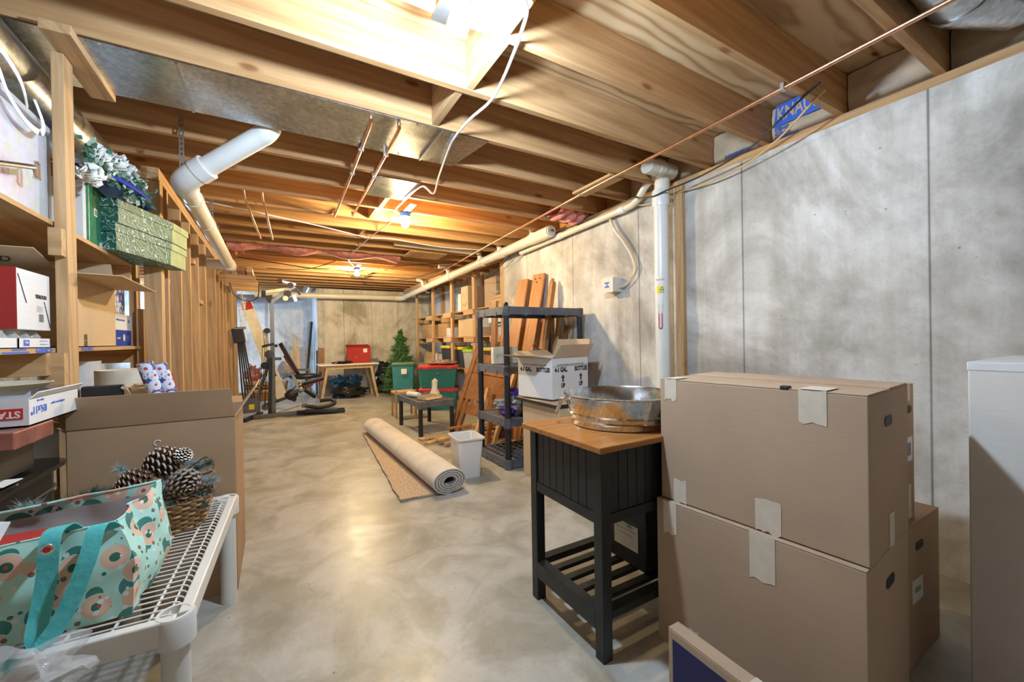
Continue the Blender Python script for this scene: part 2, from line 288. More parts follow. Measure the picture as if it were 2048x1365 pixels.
    def prism(s, poly, z0, z1, M=None):
        n = len(poly); vs = [(x, y, z0) for x, y in poly] + [(x, y, z1) for x, y in poly]
        fs = [tuple(range(n))[::-1], tuple(range(n, 2*n))] + [(i, (i+1) % n, n+(i+1) % n, n+i) for i in range(n)]
        return s.add(vs, fs, M)
    def grid(s, fn, nu, nv, cu=False):
        base = len(s.v)
        for j in range(nv+1):
            for i in range(nu if cu else nu+1): s.v.append(Vector(fn(i/nu, j/nv)))
        w = nu if cu else nu+1
        for j in range(nv):
            for i in range(nu):
                i2 = (i+1) % w; s.f.append([base+j*w+i, base+j*w+i2, base+(j+1)*w+i2, base+(j+1)*w+i])
        return s
    def build(s, name, mat, parent=None, smooth=False, bev=0, world=False, solid=0):
        me = bpy.data.meshes.new(name); vs = s.v
        if world and parent is not None:
            inv = WM.get(parent.name, Matrix.Identity(4)).inverted(); vs = [inv @ v for v in vs]
        me.from_pydata([tuple(v) for v in vs], [], s.f); me.validate()
        bm = bmesh.new(); bm.from_mesh(me); bmesh.ops.recalc_face_normals(bm, faces=bm.faces); bm.to_mesh(me); bm.free()
        me.materials.append(MATS[mat] if isinstance(mat, str) else mat)
        if smooth:
            me.polygons.foreach_set('use_smooth', [True]*len(me.polygons)); me.set_sharp_from_angle(angle=R(38))
        o = bpy.data.objects.new(name, me); C.objects.link(o)
        if parent is not None:
            o.parent = parent; WM[o.name] = WM.get(parent.name, Matrix.Identity(4))
        if solid:
            md = o.modifiers.new('t', 'SOLIDIFY'); md.thickness = solid; md.offset = 0
        if bev:
            md = o.modifiers.new('b', 'BEVEL'); md.width = bev; md.segments = 2; md.limit_method = 'ANGLE'; md.angle_limit = R(50)
        return o
def tag(o, label, cat, group=None, kind=None):
    if label: o['label'] = label
    if cat: o['category'] = cat
    if group: o['group'] = group
    if kind: o['kind'] = kind
    return o
def T(name, label, cat, loc=(0, 0, 0), rz=0, group=None, rx=0, ry=0):
    o = bpy.data.objects.new(name, None); C.objects.link(o); o.empty_display_size = 0.1
    o.location = loc; o.rotation_euler = (rx, ry, rz)
    WM[o.name] = Matrix.Translation(loc) @ o.rotation_euler.to_matrix().to_4x4()
    return tag(o, label, cat, group)
def single(mb, name, mat, label, cat, loc=(0, 0, 0), rz=0, group=None, rx=0, ry=0, kind=None, **kw):
    o = mb.build(name, mat, None, **kw); o.location = loc; o.rotation_euler = (rx, ry, rz)
    WM[o.name] = Matrix.Translation(loc) @ o.rotation_euler.to_matrix().to_4x4()
    return tag(o, label, cat, group, kind)
def struct(mb, name, mat, parent=None, **kw):
    o = mb.build(name, mat, parent, **kw)
    if parent is None: o['kind'] = 'structure'
    return o
def dup(root, loc, rz=0, label=None, group=None, scale=None):
    def cp(o, par):
        c = o.copy(); C.objects.link(c)
        if par is not None: c.parent = par
        for ch in list(o.children): cp(ch, c)
        return c
    r = cp(root, None); r.location = loc; r.rotation_euler = (root.rotation_euler[0], root.rotation_euler[1], rz)
    if label: r['label'] = label
    if group: r['group'] = group
    if scale: r.scale = scale
    return r
def text(s, parent, loc, size, right, up, mat, name='lettering', align='CENTER', sx=1.0, bold=0.0, label=None, world=False):
    cu = bpy.data.curves.new('txt', 'FONT'); cu.body = s; cu.size = size; cu.align_x = align; cu.align_y = 'CENTER'; cu.extrude = 0.0004; cu.offset = bold; cu.resolution_u = 3
    to = bpy.data.objects.new('txt', cu); C.objects.link(to)
    dg = bpy.context.evaluated_depsgraph_get(); me = bpy.data.meshes.new_from_object(to.evaluated_get(dg))
    bpy.data.objects.remove(to); bpy.data.curves.remove(cu)
    r = Vector(right).normalized(); u = Vector(up); u = (u - r*u.dot(r)).normalized(); n = r.cross(u)
    M = Matrix(((r.x*sx, u.x, n.x, loc[0]), (r.y*sx, u.y, n.y, loc[1]), (r.z*sx, u.z, n.z, loc[2]), (0, 0, 0, 1)))
    if world and parent is not None: M = WM.get(parent.name, Matrix.Identity(4)).inverted() @ M
    me.transform(M); me.materials.clear(); me.materials.append(MATS[mat])
    o = bpy.data.objects.new(name, me); C.objects.link(o)
    if parent is not None: o.parent = parent; WM[o.name] = WM.get(parent.name, Matrix.Identity(4))
    return o
def arc(c, r, a0, a1, ax, ay, n=8):
    c, ax, ay = Vector(c), Vector(ax), Vector(ay)
    return [c + ax*r*math.cos(R(a0+(a1-a0)*i/n)) + ay*r*math.sin(R(a0+(a1-a0)*i/n)) for i in range(n+1)]
def spline(pts, n=8):
    P = [Vector(p) for p in pts]; out = []
    for i in range(len(P)-1):
        a, b, c, d = P[max(i-1, 0)], P[i], P[i+1], P[min(i+2, len(P)-1)]
        for k in range(n):
            t = k/n; out.append(0.5*((2*b) + (c-a)*t + (2*a-5*b+4*c-d)*t*t + (3*b-a-3*c+d)*t**3))
    return out + [P[-1]]
# ================================================================== STRUCTURE
ZJ, ZT, ZP = 2.42, 2.37, 2.655          # joist bottoms, top of the concrete, plywood underside
struct(MB().box(-3.1, 3.6, -2.2, 11.5, -0.12, 0), 'floor', 'concrete_floor')
struct(MB().box(2.78, 3.0, -2.2, 4.98, 0, ZT), 'wall_right', 'concrete_wall')
struct(MB().box(3.45, 3.6, 4.98, 10.1, 0, ZP), 'wall_right_alcove', 'concrete_back')
struct(MB().box(3.0, 3.45, 4.93, 4.98, 0, ZT), 'wall_right_return', 'concrete_wall')
struct(MB().box(0.95, 3.45, 9.9, 10.1, 0, ZT), 'wall_back', 'concrete_back')
struct(MB().box(0.80, 0.95, 9.9, 11.3, 0, ZT), 'wall_back_return', 'concrete_wall')
struct(MB().box(-3.1, 0.95, 11.3, 11.5, 0, ZP), 'wall_back_recess', 'concrete_wall')
wl = MB(); wl.box(-3.1, -2.98, -2.2, 3.9, 0, ZP); wl.box(-3.1, -2.98, 4.9, 9.6, 0, ZP); wl.box(-3.1, -2.98, 10.8, 11.3, 0, ZP)
wl.box(-3.1, -2.98, 3.9, 4.9, 0, 1.0); wl.box(-3.1, -2.98, 9.6, 10.8, 0, 1.0); wl.box(-3.1, -2.98, 3.9, 4.9, 2.3, ZP); wl.box(-3.1, -2.98, 9.6, 10.8, 2.3, ZP)
struct(wl, 'wall_left', 'concrete_wall')
for i, (a, b) in enumerate(((3.9, 4.9), (9.6, 10.8))):
    fr = MB()
    for q in ((a, a+.04, 1.0, 2.3), (b-.04, b, 1.0, 2.3), (a, b, 1.0, 1.04), (a, b, 2.26, 2.3), ((a+b)/2-.02, (a+b)/2+.02, 1.0, 2.3)): fr.box(-3.08, -3.03, q[0], q[1], q[2], q[3])
    struct(fr, 'window_%d' % (i+1), 'pvc_white')
# sill plate and framing of the floor above
struct(MB().box(2.79, 2.95, -2.2, 4.98, ZT, ZJ).box(3.46, 3.58, 4.98, 10.0, ZJ-.03, ZJ), 'trim_1', 'pine_Y')
struct(MB().box(2.72, 2.86, 4.98, 9.88, ZT-.06, ZJ-.002), 'trim_2', 'pine_Y')      # header beam carried on over the shelving
struct(MB().box(2.78, 2.80, 4.98, 5.02, 0, ZT-.06), 'trim_3', 'pine_Z')
ceil = struct(MB().box(-3.1, 3.6, -2.2, 11.5, ZP+.001, ZP+.02), 'ceiling', 'plywood_under')
for k in range(-6, 27):
    yf = 0.664+0.4065*k
    if yf > 11.25: break
    x1 = 2.92 if yf < 4.98 else 3.44
    struct(MB().box(-2.96, x1, yf-.038, yf, ZJ, ZP), 'ceiling_joist', 'joist_wood', ceil, bev=.002)
struct(MB().box(2.93, 2.95, -2.2, 4.9, ZJ, ZP), 'rim_board', 'pine_Y', ceil)
def bay(k): return 0.664+0.4065*k, 0.664+0.4065*(k+1)-.038
for k, x in ((1, .812), (2, .835), (3, .800), (7, .845), (8, .83), (10, .86), (13, 0.95), (17, 1.5), (18, 1.52)):
    a, b = bay(k); struct(MB().box(x, x+.038, a+.001, b-.001, ZJ+.004, ZP-.001), 'joist_blocking', 'pine_Y', ceil, bev=.002)
a, b = bay(4); struct(MB().box(2.20, 2.34, a-.02, b+.06, ZJ-.02, ZJ-.001), 'joist_blocking', 'pine_Y', ceil)
# left stud partition
sx = -0.64
st = struct(MB().box(sx-.089, sx, 3.44, 9.6, 2.256, 2.294).box(sx-.089, sx, 3.44, 9.6, 2.296, 2.334).box(sx-.089, sx, 3.44, 9.6, 0, .038), 'wall_left_partition', 'pine_Y')
st['kind'] = 'structure'
for i, y in enumerate([3.50, 3.545, 3.70, 4.15, 4.56, 5.00, 5.46, 5.50, 6.3, 6.72, 7.15, 7.55, 7.95, 8.35, 8.75, 9.15, 9.55]):
    struct(MB().box(sx-.089, sx, y-.038, y, .039, 2.255), 'stud', 'pine_Z', st, bev=.002)
for y, z in ((3.60, 1.62), (4.9, 1.95), (5.25, 1.6)):
    struct(MB().box(sx-.085, sx-.02, y-.05, y+.23, z, z+.038), 'stud_blocking', 'pine_Y', st)
# blue grey board wall behind the shelving on the left
gw = MB()
for i in range(9): gw.box(-1.78, -1.76, 1.6+i*.3, 1.6+i*.3+.293, 0, 2.40)
plain('pale_blue_board', (0.50, 0.56, 0.60), 0.7, 0, 0.12, 5)
struct(gw, 'wall_left_boards', 'pale_blue_board')
# wood strip by the vent pipe
struct(MB().box(2.742, 2.779, 2.055, 2.125, 0.0, ZT-.002), 'trim_4', 'pine_Z')
# kraft faced batts in the joist bays over the right wall
def batt(k, label, seed):
    a, b = bay(k); rnd = random.Random(seed)
    mb = MB()
    mb.grid(lambda u, v: (2.835 + .014*noise.noise(Vector((u*4, v*5, seed))) - .01*math.sin(v*3.1)-.006*math.sin(u*3.1), a+.006+(b-a-.012)*u, ZJ+.012+(ZP-ZJ-.02)*v), 14, 10)
    n = len(mb.v); mb2 = MB(); mb2.v = mb.v + [v+Vector((.075, 0, 0)) for v in mb.v]; mb2.f = mb.f + [[i+n for i in f][::-1] for f in mb.f]
    w = 15
    for j in range(10): mb2.f += [[j*w, (j+1)*w, (j+1)*w+n, j*w+n], [j*w+14, j*w+14+n, (j+1)*w+14+n, (j+1)*w+14]]
    for i in range(14): mb2.f += [[i, i+n, i+1+n, i+1], [10*w+i, 10*w+i+1, 10*w+i+1+n, 10*w+i+n]]
    o = mb2.build('insulation_batt', 'kraft', None, smooth=True); tag(o, label, 'insulation', 'kraft paper batts along the right wall'); return o
KL = ['brown kraft paper insulation batt at the right edge over the concrete wall', 'brown kraft insulation batt with small printed lines, second from the right',
      'kraft insulation batt with large blue printed name block over the right wall', 'kraft insulation batt above the wall between the blue name and the vent pipe',
      'kraft insulation batt in the joist bay just right of the white vent pipe', 'kraft insulation batt in the joist bay left of the white vent pipe']
bt = {}
for i, k in enumerate((-1, 0, 1, 2, 3, 4)): bt[k] = batt(k, KL[i], i)
b1 = bt[1]; ya, yb = bay(1)
lg = MB(); X = 2.806
lg.add([(X, 1.415, 2.515), (X, 1.395, 2.645), (X-.0, 1.13, 2.645), (X, 1.15, 2.515)], [(0, 1, 2, 3)]); lg.v += [v+Vector((.002, 0, 0)) for v in lg.v]; lg.f += [[7, 6, 5, 4], [0, 4, 5, 1], [1, 5, 6, 2], [2, 6, 7, 3], [3, 7, 4, 0]]
lg.build('printed_block', 'ink_blue', b1)
text('KNAUF', b1, (X-.002, 1.275, 2.580), .115, (0, -1, 0), (0, .16, 1), 'kraft', sx=.62, bold=.002)
text('Fiber', b1, (X-.001, 1.408, 2.497), .040, (0, -1, 0), (0, 0, 1), 'ink_blue', align='LEFT', bold=.0008)
text('Glass', b1, (X-.001, 1.408, 2.466), .040, (0, -1, 0), (0, 0, 1), 'ink_blue', align='LEFT', bold=.0008)
text('Insulation', b1, (X-.001, 1.408, 2.437), .036, (0, -1, 0), (0, 0, 1), 'ink_blue', align='LEFT', bold=.0008)
text('Insulation', bt[2], (X, 1.66, 2.452), .045, (0, 1, 0), (0, 0, -1), 'ink_blue', bold=.001)
for i in range(4): text('-------- ------- ---- -------- ------', bt[0], (X, .86, 2.50-.011*i), .012, (0, -1, 0), (0, 0, 1), 'ink_blue')
# pink batt sagging between the far joists
def pink(name, label, x0, x1, y0, y1, z, sag, seed):
    mb = MB(); n = 34
    prof = []
    mb.grid(lambda u, v: (x0+(x1-x0)*u, (y0+y1)/2+(y1-y0)/2*math.cos(2*math.pi*v), z + (.05*math.sin(2*math.pi*v)) - (sag*(.5+.5*math.sin(u*19+seed))+.02*noise.noise(Vector((u*9, v*4, seed))) if math.sin(2*math.pi*v) < .2 else 0)), n, 12)
    single(mb, name, 'pink_wool', label, 'insulation', smooth=True)
pink('insulation_batt', 'long pink insulation batt sagging between the ceiling joists at middle distance', -.5, 1.62, 6.02, 6.34, 2.47, .06, 1)
pink('insulation_batt', 'small pink insulation wad above the top of the left partition studs', -.60, -.34, 6.35, 6.6, 2.46, .05, 2)
pink('insulation_batt', 'crumpled pink insulation wad at the wall top left of the vent pipe', 2.42, 2.78, 3.16, 3.42, 2.46, .05, 5)

# ================================================================== CEILING SERVICES
# sheet metal panned duct
a, b = 2.288-.03, 2.70
d = T('sheet_metal_duct', 'long flat galvanized duct pan fastened under two ceiling joists', 'duct', (0, 2.48, 2.415))
m_ = MB().box(-2.4, 1.08, a, b, 2.412, 2.418); m_.add([(1.08, a, 2.412), (1.17, a, 2.412), (1.10, b, 2.412), (1.08, b, 2.412), (1.08, a, 2.418), (1.17, a, 2.418), (1.10, b, 2.418), (1.08, b, 2.418)], [(3, 2, 1, 0), (4, 5, 6, 7), (0, 1, 5, 4), (1, 2, 6, 5), (2, 3, 7, 6), (3, 0, 4, 7)])
m_.build('duct_pan', 'galvanized', d, world=True)
for x in (-.36, .86): MB().box(x, x+.012, a+.003, b-.003, 2.404, 2.4125).build('seam_strip', 'steel', d, world=True)
sc_ = MB()
for x in [-.6+.22*i for i in range(8)]:
    for y in (a+.015, b-.015): sc_.ell((x, y, 2.412), (.005, .005, .003), 6, 4)
sc_.build('screw_heads', 'chrome', d, world=True)
single(MB().box(.68, 1.0, 3.115, 3.56, 2.412, 2.417), 'duct_patch', 'galvanized', 'small square metal patch under the joists beyond the duct pan', 'duct')
single(MB().box(1.62, 2.15, 5.5, 5.92, 2.405, 2.416), 'joist_panel', 'shelf_ply', 'tan plywood panel fixed under joists near the second bulb', 'board')
dd = T('round_duct', 'shiny round metal duct running above the left shelving', 'duct', (-.93, 2.5, 2.28))
MB().tube([(-.93, .8, 2.28), (-.93, 5.2, 2.28)], .128, 28).build('pipe', 'galvanized', dd, world=True, smooth=True)
for y in (1.9, 3.4): MB().tube([(-.93, y, 2.28), (-.93, y+.03, 2.28)], .133, 28).build('collar', 'galvanized', dd, world=True, smooth=True)
MB().tube([(-1.25, 2.12, 2.25), (-1.02, 2.06, 2.24), (-.96, 1.8, 2.26)], .16, 24).build('flexible_section', 'foil_dark', dd, world=True, smooth=True)
dd = T('round_duct', 'galvanized round duct end at the top right corner of the ceiling', 'duct', (2.6, .2, 2.52))
MB().tube([(1.9, .50, 2.545), (2.45, .50, 2.545), (2.66, .40, 2.545), (2.70, .2, 2.545), (2.7, -.8, 2.545)], .105, 28).build('pipe', 'galvanized', dd, world=True, smooth=True)
MB().tube([(2.40, .50, 2.545), (2.425, .50, 2.545)], .111, 28).build('collar', 'steel', dd, world=True, smooth=True)
# left PVC waste pipe
p = T('waste_pipe', 'large white plastic waste pipe with elbow slanting beside the left partition', 'pipe', (-.45, 3.05, 2.14))
E0, E1, E2 = Vector((-.01, 2.785, 2.43)), Vector((-.455, 3.03, 2.14)), Vector((-.45, 5.75, 2.10))
d1 = (E0-E1).normalized(); d2 = (E2-E1).normalized()
MB().tube([E1+d1*.14, E0-d1*.09]+spline([E0-d1*.06, E0-d1*.02, E0+Vector((.012, .012, .05)), E0+Vector((.012, .015, .19))], 4), .056, 24).build('upper_run', 'pvc_white', p, world=True, smooth=True)
MB().tube([E1+d2*.12, E2], .056, 24).build('long_run', 'pvc_cream', p, world=True, smooth=True)
MB().tube(spline([E1+d1*.12, E1+d1*.06, E1+(d1+d2)*.016, E1+d2*.06, E1+d2*.12], 6), .066, 24).build('elbow', 'pvc_white', p, world=True, smooth=True)
MB().tube([E1+d1*.10, E1+d1*.165], .072, 24).build('collar', 'pvc_white', p, world=True, smooth=True)
for t in (.30, .9): MB().tube([E1+d2*t*1.0, E1+d2*(t*1.0+.05)], .061, 24).build('collar', 'pvc_cream', p, world=True, smooth=True)
MB().tube([E2+Vector((-.02, .0, 0)), (-1.3, 5.78, 2.08)], .056, 20).build('branch', 'pvc_cream', p, world=True, smooth=True)
MB().tube([E2+Vector((0, -.08, 0)), E2+Vector((0, .05, 0))], .066, 20).build('elbow', 'pvc_cream', p, world=True, smooth=True)
def strap(x, y, z0, label):
    s = T('hanger_strap', label, 'strap', (x, y, z0), 0, 'perforated straps holding up the waste pipe')
    mb = MB(); n = int((2.52-z0)/.03)
    for i in range(n):
        za = z0+.03*i; mb.box(-.012, -.005, -.001, .001, za-z0, za-z0+.03); mb.box(.005, .012, -.001, .001, za-z0, za-z0+.03); mb.box(-.005, .005, -.001, .001, za-z0, za-z0+.014)
    mb.build('perforated_band', 'steel', s)
strap(-.453, 3.0, 2.205, 'perforated metal strap left of the elbow, nearest of the pipe hangers')
strap(-.455, 4.3, 2.175, 'perforated metal strap midway along the white waste pipe')
strap(-.50, 5.2, 2.16, 'perforated metal strap near the far end of the waste pipe')
# right and back drain
p = T('drain_pipe', 'cream plastic drain pipe along the header on the right with branch fittings', 'pipe', (2.6, 6, 2.3))
MB().tube([(2.62, 3.65, 2.352), (2.62, 9.5, 2.20)], .057, 24).build('main_run', 'pvc_cream', p, world=True, smooth=True)
MB().tube([(2.62, 3.62, 2.353), (2.62, 3.9, 2.346)], .066, 24).build('end_coupling', 'pvc_cream', p, world=True, smooth=True)
cp_ = MB().tube([(2.62, 3.60, 2.354), (2.62, 3.63, 2.353)], .052, 24).build('cleanout_plug', 'cable_grey', p, world=True, smooth=True)
MB().box(2.60, 2.64, 3.588, 3.60, 2.34, 2.368).build('plug_key', 'steel', p, world=True)
for y, dx in ((3.95, -.1), (4.75, -.12), (5.35, -.5), (6.6, -.2), (8.0, -.15)):
    z = 2.352-(y-3.65)*.026
    MB().tube([(2.62, y-.07, z), (2.62, y+.07, z)], .065, 20).build('tee', 'pvc_cream', p, world=True, smooth=True)
    MB().tube(spline([(2.60, y, z+.03), (2.58, y, z+.12), (2.54, y, z+.15), (2.62+dx, y, z+.16)], 5), .034, 14).build('branch', 'pvc_cream', p, world=True, smooth=True)
MB().tube([(1.36, 5.36, 2.46), (2.50, 5.36, 2.44)], .034, 16).build('branch', 'pvc_cream', p, world=True, smooth=True)
p = T('drain_pipe', 'cream plastic drain pipe crossing high in front of the back wall', 'pipe', (1, 9.6, 2.2))
MB().tube([(-.35, 9.62, 2.17), (2.50, 9.62, 2.19)], .057, 24).build('main_run', 'pvc_cream', p, world=True, smooth=True)
MB().tube(spline([(2.44, 9.62, 2.19), (2.56, 9.61, 2.19), (2.62, 9.54, 2.2), (2.62, 9.42, 2.2)], 5), .066, 20).build('elbow', 'pvc_cream', p, world=True, smooth=True)
p = T('waste_pipe', 'thin cream waste pipe bending up at the wall left of the vent pipe', 'pipe', (2.72, 3, 2.3))
MB().tube(spline([(2.66, 2.20, 2.50), (2.66, 2.34, 2.42), (2.70, 2.48, 2.345), (2.715, 2.7, 2.325), (2.715, 3.7, 2.295), (2.715, 4.4, 2.275)], 6), .030, 16).build('pipe_run', 'pvc_cream', p, world=True, smooth=True)
for y in (2.62, 3.55): MB().tube([(2.715, y, 2.327-(y-2.6)*.028), (2.715, y+.07, 2.325-(y-2.6)*.028)], .036, 16).build('coupling', 'pvc_white', p, world=True, smooth=True)
# vent pipe
p = T('vent_pipe', 'tall white plastic vent pipe standing by the right concrete wall', 'pipe', (2.665, 2.19, 0))
MB().lathe([(.057, 0), (.057, 2.28)], 32).build('pipe', 'pvc_white', p, smooth=True)
MB().lathe([(.064, 2.21), (.068, 2.235), (.068, 2.33), (.062, 2.34)], 32).build('coupling', 'pvc_white', p, smooth=True)
MB().tube([(0, -.01, 2.33), (0, -.02, 2.47)], .058, 24).build('riser', 'pvc_cream', p, smooth=True)
MB().tube([(-.20, -.04, 2.485), (.085, -.04, 2.485)], .060, 24).tube([(-.10, -.04, 2.485), (-.04, -.04, 2.485)], .067, 24).build('tee', 'pvc_cream', p, smooth=True)
def onpipe(name, mat, a0, a1, z0, z1, rr=.0578):
    mb = MB(); mb.grid(lambda u, v: (rr*math.cos(R(a0+(a1-a0)*u)), rr*math.sin(R(a0+(a1-a0)*u)), z0+(z1-z0)*v), 14, 1); return mb.build(name, mat, p)
# camera sees the side around azimuth 219 deg
l1 = onpipe('white_sticker', 'paper', 178, 224, 1.585, 1.665); l1['label'] = 'white sticker with red lettering'
l2 = onpipe('yellow_sticker', 'ink_yellow', 172, 232, 1.52, 1.575); l2['label'] = 'yellow radiation warning sticker'
nrm = Vector((math.cos(R(205)), math.sin(R(205)), 0)); rt = Vector((-math.sin(R(205)), math.cos(R(205)), 0))
text('RADON', p, tuple(nrm*.0592+Vector((0, 0, 1.625))), .018, rt, (0, 0, 1), 'ink_red')
nb = Vector((math.cos(R(216)), math.sin(R(216)), 0)); rb = Vector((-math.sin(R(216)), math.cos(R(216)), 0))
tf = MB()
for q in range(3):
    a_ = R(90+120*q); c0 = nb*.0588+Vector((0, 0, 1.552))
    pts = [c0+(rb*math.cos(a_+t)+Vector((0, 0, 1))*math.sin(a_+t))*rr for t, rr in ((-.45, .005), (-.45, .016), (0, .017), (.45, .016), (.45, .005))]
    tf.add(pts, [(0, 1, 2, 3, 4)])
tf.build('trefoil', 'ink_blue', p, solid=.0006); text('CAUTION', p, tuple(nb*.0592+Vector((0, 0, 1.529))), .009, rb, (0, 0, 1), 'ink_blue')
g = MB(); g.tube([nrm*.066+rt*(-.012)+Vector((0, 0, z)) for z in (1.36, 1.26)] + [nrm*.066+rt*(.012*math.sin(t)-0)+Vector((0, 0, 1.255-.012*math.cos(t)-.0)) for t in (-1.2, -.6, 0, .6, 1.2)] + [nrm*.066+rt*.012+Vector((0, 0, z)) for z in (1.26, 1.36)], .0035, 8)
g.build('u_tube_gauge', 'ink_red', p, smooth=True)['label'] = 'red liquid U tube gauge'
g = MB(); g.tube([nrm*.066+rt*(-.012)+Vector((0, 0, 1.36)), nrm*.066+rt*(-.012)+Vector((0, 0, 1.44))], .003, 8); g.tube([nrm*.066+rt*(.012)+Vector((0, 0, 1.36)), nrm*.066+rt*(.012)+Vector((0, 0, 1.44))], .003, 8); g.build('gauge_tube', 'glass_clear', p, smooth=True)
Mg = Matrix.Translation(nrm*.060+Vector((0, 0, 1.34))) @ Matrix.Rotation(R(205), 4, 'Z')
MB().box(-.002, .002, -.018, .018, -.10, .11, Mg).build('gauge_card', 'paper', p, bev=.001)
# junction box with its cables
jb = T('junction_box', 'square white metal junction box with blue marking on the concrete wall', 'electrical box', (2.72, 2.80, 1.6))
MB().box(2.665, 2.779, 2.735, 2.87, 1.60, 1.73).build('box', 'resin_white', jb, world=True, bev=.003)
MB().box(2.660, 2.665, 2.73, 2.875, 1.595, 1.735).build('cover', 'resin_white', jb, world=True, bev=.001)
jt = text('H', jb, (2.6595, 2.803, 1.665), .075, (0, 0, 1), (0, 1, 0), 'ink_blue', bold=.004, world=True)
for i in range(3):
    o = .012*i
    MB().tube(spline([(2.74, 2.86-.01*i, 2.34), (2.735, 2.80-o, 2.20), (2.74, 2.66-o, 2.02), (2.745, 2.57-o, 1.86), (2.745, 2.56-o, 1.74+.01*i), (2.74, 2.65, 1.655), (2.735, 2.735, 1.635)], 8), .0055, 8).build('cable', ('cable_white', 'cable_grey', 'cable_yellow')[i], jb, world=True, smooth=True)
# copper pipes
def pipe(name, label, cat, pts, r, mat, group=None, clips=(), n=12):
    o = T(name, label, cat, tuple(pts[0]), 0, group)
    MB().tube(pts, r, n).build('tube', mat, o, world=True, smooth=True)
    for c in clips: MB().box(c[0]-.016, c[0]+.016, c[1]-.008, c[1]+.008, c[2]-.012, c[2]+.03).build('clip', 'steel', o, world=True)
    return o
pipe('copper_pipe', 'long thin copper pipe running diagonally under the joists on the right', 'pipe', [(2.13, -1.2, 2.398), (2.166, .48, 2.398), (2.21, 1.5, 2.398), (2.247, 2.49, 2.398), (2.40, 4.7, 2.398), (2.60, 7.3, 2.398)], .011, 'copper', None, ((2.19, 1.055, 2.398), (2.255, 2.68, 2.398)))
pipe('copper_pipe', 'left of two parallel copper pipes under the joists by the duct pan', 'pipe', [(.465, 2.36, 2.47), (.478, 2.33, 2.40), (.482, 2.40, 2.395), (.515, 4.24, 2.395), (.515, 4.27, 2.44)], .010, 'copper', 'paired copper pipes', ((.487, 2.69, 2.395), (.497, 3.1, 2.395)))
pipe('copper_pipe', 'right of two parallel copper pipes under the joists by the duct pan', 'pipe', [(.628, 2.36, 2.47), (.634, 2.33, 2.40), (.636, 2.40, 2.395), (.665, 4.16, 2.395), (.665, 4.19, 2.44)], .010, 'copper', 'paired copper pipes', ((.64, 2.69, 2.395), (.65, 3.1, 2.395)))
pipe('copper_pipe', 'left copper pipe of the far pair near the left partition', 'pipe', [(-.21, 4.02, 2.46), (-.20, 4.05, 2.39), (-.13, 5.5, 2.39)], .010, 'copper', 'paired copper pipes')
pipe('copper_pipe', 'right copper pipe of the far pair near the left partition', 'pipe', [(-.08, 4.02, 2.46), (-.07, 4.05, 2.39), (-.01, 5.5, 2.39)], .010, 'copper', 'paired copper pipes')
# cables
def cable(label, pts, r, mat, n=8):
    return single(MB().tube(spline(pts, 8), r, n), 'electric_cable', mat, label, 'cable', smooth=True)
cable('white cable looping down from the nearest bulb across the joists', [(.62, 1.33, 2.41), (.72, 1.22, 2.405), (.82, 1.26, 2.405), (.87, 1.38, 2.405), (.90, 1.48, 2.408), (.955, 1.70, 2.41), (.972, 1.86, 2.402), (.95, 2.05, 2.40), (.951, 2.272, 2.40), (.975, 2.45, 2.395), (1.06, 2.85, 2.39), (1.125, 3.16, 2.37), (1.02, 3.13, 2.40), (.99, 3.5, 2.40), (.985, 3.84, 2.40), (1.06, 3.90, 2.40)], .0075, 'cable_white')
cable('thin white cable stapled across the joists toward the left partition', [(-.6, 4.3, 2.405), (-.2, 4.45, 2.405), (.4, 4.7, 2.405), (.95, 5.0, 2.41), (1.25, 4.95, 2.41), (1.9, 5.1, 2.41), (2.6, 5.0, 2.41)], .006, 'cable_white')
cable('pale cable winding from the second bulb toward the pink insulation', [(1.08, 3.93, 2.40), (1.0, 4.8, 2.41), (.95, 5.6, 2.40), (.93, 6.3, 2.40), (1.15, 7.1, 2.41)], .006, 'cable_white')
cable('black cable sagging under the far joists left of the third bulb', [(-.45, 7.0, 2.42), (.0, 6.9, 2.36), (.5, 7.0, 2.33), (.9, 7.2, 2.38), (1.2, 7.6, 2.41), (1.8, 6.6, 2.40), (2.5, 5.9, 2.39)], .007, 'cable_black')
cable('black cable drooping across the room toward the right drain pipe', [(1.25, 8.1, 2.41), (1.6, 7.6, 2.30), (2.0, 7.2, 2.27), (2.3, 6.8, 2.33), (2.5, 6.2, 2.40)], .007, 'cable_black')
cable('black cable draped beside the tall exercise machine top', [(-.1, 7.6, 2.38), (.3, 7.3, 2.34), (.55, 6.9, 2.33), (.8, 6.6, 2.40)], .006, 'cable_black')
cable('black cable swagging over the right wall top past the vent pipe', [(2.360, 0.970, 2.430), (2.397, 1.069, 2.410), (2.520, 1.235, 2.411), (2.600, 1.435, 2.364), (2.640, 1.676, 2.338), (2.660, 1.902, 2.324), (2.61, 2.10, 2.30), (2.59, 2.2, 2.285), (2.60, 2.35, 2.32), (2.66, 2.5, 2.37), (2.70, 3.0, 2.36), (2.72, 3.8, 2.35)], .006, 'cable_black')
cable('tan cable swagging over the right wall top below the black one', [(2.455, 0.987, 2.430), (2.494, 1.067, 2.410), (2.600, 1.275, 2.347), (2.700, 1.541, 2.305), (2.730, 1.811, 2.287), (2.735, 2.066, 2.302), (2.735, 2.2, 2.27), (2.72, 2.6, 2.34)], .005, 'cable_yellow')
cable('grey cable sagging in front of the back shelving top', [(2.66, 4.6, 2.26), (2.68, 5.1, 2.12), (2.70, 5.5, 2.10), (2.71, 6.0, 2.22)], .007, 'cable_black')
cable('thin grey cable on the concrete wall above the leaning planks', [(2.72, 4.1, 2.40), (2.772, 4.5, 2.24), (2.776, 4.97, 2.16)], .005, 'cable_grey')
